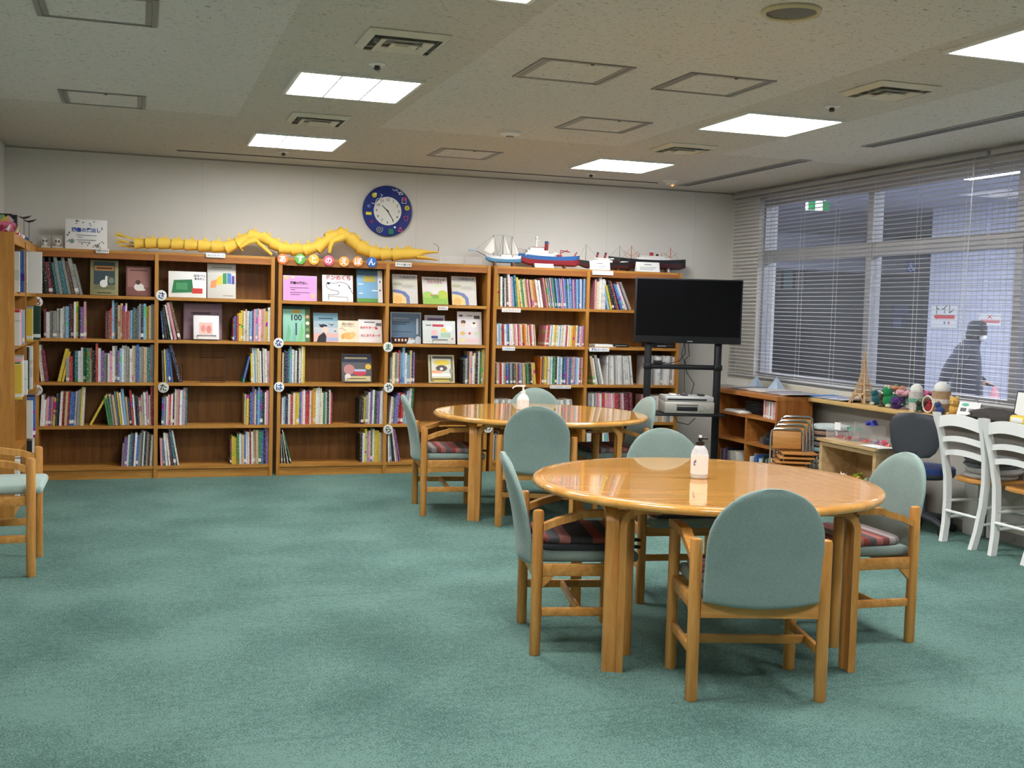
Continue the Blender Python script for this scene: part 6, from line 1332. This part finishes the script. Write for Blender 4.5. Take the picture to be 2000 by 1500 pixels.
MB().rbox((0, 0, .035), (.06, .15, .07), .02, 3).build('body', mat('yellow_plastic', (236, 204, 80), .4), t); MB().rbox((-.031, 0, .04), (.002, .10, .03), .001).build('label', M_paper, t)

# ---------------------------------------------------------------- white ladder-back chairs
def white_chair(x, y, lab):
    t = thing('ladder_back_chair', lab, 'chair', (x, y, 0), -PI / 2, 'white ladder-back chairs at the counter')   # local +Y faces the counter
    for s in (-1, 1):
        pts = [(s * .138, -.02, 0), (s * .150, .005, .12), (s * .166, .022, .28), (s * .178, .024, .43), (s * .192, .005, .58), (s * .205, -.028, .72), (s * .214, -.06, .855)]
        mb = MB(); vs = []
        for i, p in enumerate(pts):
            for u, v in ((-1, -1), (1, -1), (1, 1), (-1, 1)): vs.append((p[0] + u * .0165, p[1] + v * .022, p[2]))
        n = len(pts); mb.add(vs, [(i * 4 + k, i * 4 + (k + 1) % 4, i * 4 + 4 + (k + 1) % 4, i * 4 + 4 + k) for i in range(n - 1) for k in range(4)] + [(3, 2, 1, 0), tuple(4 * n - 4 + k for k in range(4))]).build('back_leg', M_white, t, smooth=30)
        MB().cyl((s * .175, .385, 0), (s * .16, .37, .415), .017, .02, 14).build('front_leg', M_white, t)
        MB().cyl((s * .150, .0, .16), (s * .172, .385, .17), .010, n=10).build('side_stretcher', M_white, t); MB().cyl((s * .156, .01, .27), (s * .166, .38, .27), .010, n=10).build('side_stretcher', M_white, t)
    def slat(z, h, yb, hw, rise=.022):
        pts = [(-hw + 2 * hw * k / 10, yb - .0 - .03 * (1 - (2 * k / 10 - 1) ** 2), z + rise * (1 - (2 * k / 10 - 1) ** 2)) for k in range(11)]
        MB().strip(pts, (0, .009, 0), (0, 0, h / 2)).build('back_slat', M_white, t, smooth=50)
    slat(.79, .075, -.04, .197, .03); slat(.675, .036, -.012, .188); slat(.585, .036, .008, .180)
    MB().cyl((-.150, .0, .205), (.150, .0, .205), .010, n=10).build('cross_stretcher', M_white, t); MB().cyl((-.165, .38, .22), (.165, .38, .22), .010, n=10).build('cross_stretcher', M_white, t)
    rows = []; 
    for z, s in ((.412, .94), (.418, 1.0), (.432, 1.0), (.438, .96)): rows.append([((.195 + .02 * math.sin(2 * PI * k / 32)) * s * math.copysign(abs(math.cos(2 * PI * k / 32)) ** .7, math.cos(2 * PI * k / 32)), .215 + .20 * s * math.copysign(abs(math.sin(2 * PI * k / 32)) ** .7, math.sin(2 * PI * k / 32)), z) for k in range(32)])
    mb = MB().grid(rows, closed=True); mb.f += [tuple(range(32))[::-1], tuple(len(mb.v) - 32 + k for k in range(32))]; mb.m += [0, 0]; mb.build('seat', wood('golden_seat', (206, 150, 80), (184, 124, 58), .35, 'X'), t, smooth=40)
    return t
def scatter_white():
    a, b = onz(1843, 1057), onz(1899, 1073); c, d = onz(1942, 1086), onz(1998, 1103)
    white_chair(5.125, (a.y + b.y) / 2, 'white ladder-back chair with grey cushions piled on its wooden seat')
    white_chair(5.125, (c.y + d.y) / 2, 'white ladder-back chair with a bare wooden seat at the counter')
    return (a.y + b.y) / 2
wy = scatter_white()
M_gq = fabric('grey_quilt', (188, 188, 188), (160, 160, 162), 60); M_gq2 = fabric('charcoal_quilt', (110, 110, 114), (88, 88, 92), 60)
z = .4385
for k, (r, h, m, dx, dy, lab) in enumerate(((.17, .034, M_gq, .0, .01, 'pale grey round cushion at the bottom of the pile on the white chair'), (.175, .036, M_gq, .01, -.01, 'pale grey round cushion second from the bottom of the pile'),
                                       (.165, .032, M_gq2, .0, .015, 'charcoal round cushion third from the bottom of the pile'), (.17, .034, M_gq2, -.01, -.012, 'charcoal round cushion at the top of the pile on the white chair'))):
    t = thing('round_cushion', lab, 'cushion', (5.125 + .225 + dx, wy + dy, z + .0008), 0, 'round cushions piled on the white chair'); rows = []
    for i in range(7):
        a = -PI / 2 + PI * i / 6; rows.append([((r - h / 2 + h / 2 * math.cos(a)) * math.cos(2 * PI * q / 36) * (1 + .015 * math.sin(9 * q + k)), (r - h / 2 + h / 2 * math.cos(a)) * math.sin(2 * PI * q / 36) * (1 + .015 * math.cos(7 * q)), h / 2 + h / 2 * math.sin(a)) for q in range(36)])
    mb = MB().grid(rows, closed=True); mb.f += [tuple(range(36))[::-1], tuple(len(mb.v) - 36 + q for q in range(36))]; mb.m += [0, 0]; mb.build('pad', m, t, smooth=60)
    MB().tube([(r * 1.0 * math.cos(2 * PI * q / 36), r * 1.0 * math.sin(2 * PI * q / 36), h / 2) for q in range(36)], .004, 6, closed=True).build('piping', m, t); z += h + .001

# ---------------------------------------------------------------- swivel chair
sx, sy = 5.19, 6.45; t = thing('swivel_chair', 'office swivel chair with dark grey back shell and blue seat', 'office chair', (sx, sy, 0), math.atan2(-.83, .56))
M_dg = mat('dark_grey_shell', (58, 60, 66), .5); M_bs = fabric('blue_upholstery', (52, 74, 132), (40, 58, 110), 120)
for k in range(5):
    a = 2 * PI * k / 5 + .663; e = (.22 * math.cos(a), .22 * math.sin(a)); MB().tube([(0, 0, .115), (e[0] * .6, e[1] * .6, .10), (e[0], e[1], .07)], [.03, .024, .018], 8).build('base_arm', M_dg, t)
    MB().cyl((e[0] - .018 * math.sin(a), e[1] + .018 * math.cos(a), .028), (e[0] + .018 * math.sin(a), e[1] - .018 * math.cos(a), .028), .028, n=16).build('castor', M_black, t); MB().cyl((e[0], e[1], .04), (e[0], e[1], .07), .008, n=8).build('castor_stem', M_black, t)
MB().cyl((0, 0, .09), (0, 0, .26), .032, n=18).build('column', M_dg, t); MB().cyl((0, 0, .25), (0, 0, .38), .022, n=18).build('gas_lift', mat('grey_lift', (80, 84, 92), .4), t)
rows = []
for z_, s in ((.375, .7), (.39, .95), (.405, 1.0), (.42, 1.0)): rows.append([(.205 * s * math.copysign(abs(math.cos(2 * PI * q / 32)) ** .8, math.cos(2 * PI * q / 32)), .20 * s * math.copysign(abs(math.sin(2 * PI * q / 32)) ** .8, math.sin(2 * PI * q / 32)), z_) for q in range(32)])
mb = MB().grid(rows, closed=True); mb.f += [tuple(range(32))[::-1], tuple(len(mb.v) - 32 + q for q in range(32))]; mb.m += [0, 0]; mb.build('seat_shell', M_dg, t, smooth=50)
rows = []
for z_, s in ((.42, .99), (.44, 1.0), (.455, .95), (.462, .8)): rows.append([(.205 * s * math.copysign(abs(math.cos(2 * PI * q / 32)) ** .8, math.cos(2 * PI * q / 32)), .20 * s * math.copysign(abs(math.sin(2 * PI * q / 32)) ** .8, math.sin(2 * PI * q / 32)), z_) for q in range(32)])
mb = MB().grid(rows, closed=True); mb.f += [tuple(range(32))[::-1], tuple(len(mb.v) - 32 + q for q in range(32))]; mb.m += [0, 0]; mb.build('seat_pad', M_bs, t, smooth=50)
MB().strip([(0, -.12, .39), (0, -.25, .40), (0, -.275, .48), (0, -.262, .58)], (.025, 0, 0), (0, .006, .004)).build('back_bar', M_black, t)
def bshell(y0, th, sc_):
    rows = []
    for i in range(9):
        a = -PI / 2 + PI * i / 8; z_ = .685 + .155 * sc_ * math.sin(a); hw = .185 * sc_ * (abs(math.cos(a)) ** .5) * (1.0 if z_ > .685 else .9) + .004
        rows.append([(hw * math.copysign(abs(math.cos(2 * PI * q / 24)) ** .5, math.cos(2 * PI * q / 24)), y0 + th * math.copysign(abs(math.sin(2 * PI * q / 24)) ** .6, math.sin(2 * PI * q / 24)) + .05 * (math.cos(2 * PI * q / 24) ** 2) * (hw / .185) ** 2 * .6, z_) for q in range(24)])
    mb = MB().grid(rows, closed=True); mb.f += [tuple(range(24))[::-1], tuple(len(mb.v) - 24 + q for q in range(24))]; mb.m += [0, 0]; return mb
bshell(-.245, .016, 1.0).build('back_shell', M_dg, t, smooth=60); bshell(-.212, .018, .96).build('back_pad', M_bs, t, smooth=60)

# ---------------------------------------------------------------- small stacking chairs
def kid_chair(k, lab):
    t = thing('small_stacking_chair', lab, 'chair', (4.82 + .042 * k, 7.57 + .02 * k, .0 + .03 * k), math.radians(155), 'small plywood stacking chairs')
    M_ply2 = wood('honey_ply', (196, 140, 74), (172, 114, 52), .35, 'X')
    for s in (-1, 1):
        MB().tube([(s * .13, .12, .0), (s * .125, .115, .255), (s * .125, .10, .27), (s * .125, -.09, .275)], .008, 8).build('leg', M_chrome, t)
        MB().tube([(s * .13, -.13, 0), (s * .128, -.10, .28), (s * .126, -.12, .42), (s * .122, -.135, .495)], .008, 8).build('leg', M_chrome, t)
    MB().tube([(-.122, -.135, .49), (-.118, -.138, .52), (-.09, -.14, .535), (.09, -.14, .535), (.118, -.138, .52), (.122, -.135, .49)], .008, 8).build('back_loop', M_chrome, t)
    MB().rbox((0, 0, .285), (.27, .24, .012), .005).build('seat', M_ply2, t)
    mb = MB().rbox((0, 0, 0), (.222, .012, .125), .005, M=Matrix.Translation((0, -.126, .455)) @ Matrix.Rotation(math.radians(8), 4, 'X')); mb.build('backrest', M_ply2, t)
    for ch in COL.objects:
        if ch.parent == t: ch.scale = (1, 1, 1.085)
for k, nm in enumerate(('foremost', 'second', 'third', 'rearmost')): kid_chair(k, 'small chrome and plywood chair, %s in the nested stack by the low bookcase' % nm)
# ---------------------------------------------------------------- stack of round stools
cols = [((206, 214, 216), 'pale grey-blue'), ((214, 208, 196), 'cream'), ((126, 116, 114), 'taupe'), ((140, 176, 190), 'light blue'), ((120, 112, 112), 'grey-brown'), ((112, 106, 106), 'dark taupe'), ((148, 118, 102), 'brown'), ((200, 212, 212), 'pale mint white')]
M_gst = mat('grey_steel_tube', (146, 148, 152), .4, metal=.3)
for k, (c, nm) in enumerate(cols):
    z0 = k * .0445; t = thing('round_stool', '%s round padded stool, number %d from the floor in the stool stack' % (nm, k + 1) if False else '%s round padded stool in the stack beside the small chairs' % nm, 'stool', (5.28, 7.70, z0), .35 + k * .13, 'stacked round stools')
    MB().lathe([(.13, .265), (.148, .27), (.152, .282), (.148, .296), (.12, .302)], 32).build('seat', fabric('stool_%d_%d_%d' % c, c, tuple(int(q * .88) for q in c), 120), t); MB().lathe([(.12, .259), (.125, .262), (.125, .265)], 24).build('seat_ring', M_gst, t)
    for q in range(4):
        a = 2 * PI * q / 4; MB().tube([(.10 * math.cos(a), .10 * math.sin(a), .258), (.168 * math.cos(a), .168 * math.sin(a), .256), (.182 * math.cos(a), .182 * math.sin(a), .235), (.195 * math.cos(a), .195 * math.sin(a), 0 if k == 0 else 0.02)], .009, 8).build('leg', M_gst, t)

# ---------------------------------------------------------------- small display shelf with origami
UX, UY = 4.96, 7.02; t = thing('display_shelf', 'small pale wood display shelf with origami under the counter', 'shelf', (UX, UY, 0)); M_pine = wood('pale_pine', (206, 176, 132), (186, 152, 106), .5, 'Y')
def sp(name, x0, x1, y0, y1, z0, z1): return MB().span(x0, x1, y0, y1, z0, z1).build(name, M_pine, t, smooth=0)
sp('top_board', -.02, .34, -.36, .36, .530, .550)
for y in (-.345, .31): sp('side_panel', 0, .33, y, y + .035, 0, .530)
sp('apron', .0, .018, -.31, .31, .495, .530); sp('shelf', .0, .33, -.31, .31, .245, .265); sp('lower_shelf', .0, .33, -.31, .31, .05, .07); sp('back_panel', .32, .33, -.31, .31, .07, .530)
def clear_box(x, y, z, wx, wy_, h, lab):
    t = thing('clear_box', lab, 'display box', (x, y, z)); k = .003; mb = MB()
    mb.span(-wx / 2, wx / 2, -wy_ / 2, wy_ / 2, 0, k).span(-wx / 2, -wx / 2 + k, -wy_ / 2, wy_ / 2, k, h).span(wx / 2 - k, wx / 2, -wy_ / 2, wy_ / 2, k, h).span(-wx / 2 + k, wx / 2 - k, -wy_ / 2, -wy_ / 2 + k, k, h).span(-wx / 2 + k, wx / 2 - k, wy_ / 2 - k, wy_ / 2, k, h); mb.build('walls', M_clear, t, smooth=0)
    ed = MB(); e = .0018
    for sx_ in (-1, 1):
        for sy_ in (-1, 1): ed.cyl((sx_ * (wx / 2), sy_ * (wy_ / 2), 0), (sx_ * (wx / 2), sy_ * (wy_ / 2), h), e, n=5)
    ed.build('edges', mat('acrylic_edge', (190, 192, 196), .2), t)
clear_box(5.10, 7.210, .551, .20, .26, .07, 'clear box of red origami on the pale display shelf'); clear_box(5.10, 7.130, .625, .14, .2, .06, 'clear box of green origami stacked on another box'); clear_box(5.12, 6.860, .551, .22, .34, .05, 'low clear tray of red and violet origami by the swivel chair')
t = thing('clear_plate', 'clear raised plate carrying a blue paper hat', 'stand', (5.16, 7.000, .551)); MB().box((0, 0, .125), (.12, .15, .003)).build('plate', M_clear, t, smooth=0)
for s in (-1, 1): MB().box((0, s * .074, .0625), (.12, .003, .125)).build('side', M_clear, t, smooth=0)
i = 0
for x, y, z, s, c, nm in ((5.07, 7.280, .5545, .03, (176, 34, 46), 'first red'), (5.12, 7.230, .5545, .03, (190, 40, 50), 'second red'), (5.08, 7.170, .5545, .03, (160, 30, 44), 'third red'), (5.13, 7.130, .5545, .028, (184, 44, 56), 'fourth red')):
    i += 1; folded('origami', 'red folded origami piece inside the clear box', 'origami', (x, y, z), s, [c, tuple(min(255, q + 30) for q in c)], 'red origami in the clear box', 40 + i)
for x, y, z, s, c, lab in ((5.08, 7.160, .6285, .028, (30, 120, 76), 'green folded origami in the upper clear box'), (5.12, 7.100, .6285, .024, (36, 140, 90), 'small green origami beside another in the upper box'), (5.16, 7.000, .678, .045, (44, 50, 160), 'blue paper hat with violet brim on the clear plate'), (5.08, 6.960, .5545, .035, (214, 36, 40), 'bright red origami in the low tray'),
                      (5.10, 6.870, .5545, .035, (96, 50, 140), 'violet origami in the low tray'), (5.11, 6.790, .5545, .045, (196, 40, 90), 'crimson folded crane in the low tray'), (5.10, 6.730, .5545, .035, (230, 120, 110), 'salmon origami in the low tray'), (5.10, 7.060, .266, .06, (170, 200, 40), 'lime green origami frog on the lower shelf'), (5.06, 7.180, .266, .045, (226, 200, 190), 'pale pink origami on the lower shelf'), (5.07, 7.030, .268, .04, (232, 150, 110), 'peach origami on the lower shelf'), (5.08, 6.920, .266, .045, (170, 190, 170), 'sage origami at the end of the lower shelf')):
    i += 1; folded('origami', lab, 'origami', (x, y, z), s, [c, tuple(min(255, q + 25) for q in c), tuple(int(q * .75) for q in c)], None, 60 + i)
tag(MB().box((0, 0, .028), (.003, .075, .055)).box((.012, 0, .001), (.024, .075, .002)).build('white_card', M_paper, None, (5.02, 7.230, .623)), 'small white caption card on the clear origami box', 'card')
tag(MB().box((0, 0, .003), (.14, .20, .002)).box((-.02, .03, .0055), (.13, .18, .002)).build('paper_sheets', M_paper, None, (5.03, 6.740, .551)), 'two loose white sheets on the pale display shelf', 'papers')
# crumpled clear bag and grey cabinet under the counter
folded('crumpled_bag', 'crumpled clear grey plastic bag at the end of the display shelf', 'bag', (5.22, 6.73, .551), .06, [(196, 198, 198), (170, 172, 172), (214, 214, 212)], None, 77)
t = thing('storage_box', 'pale grey storage box with a dark lid rim standing under the counter', 'box', (5.465, 6.25, 0)); MB().rbox((0, 0, .18), (.08, .14, .36), .012).build('body', mat('pale_grey_plastic', (196, 194, 188), .5), t); MB().rbox((0, 0, .368), (.088, .15, .016), .006).build('lid', mat('dark_rim', (60, 62, 66), .5), t)
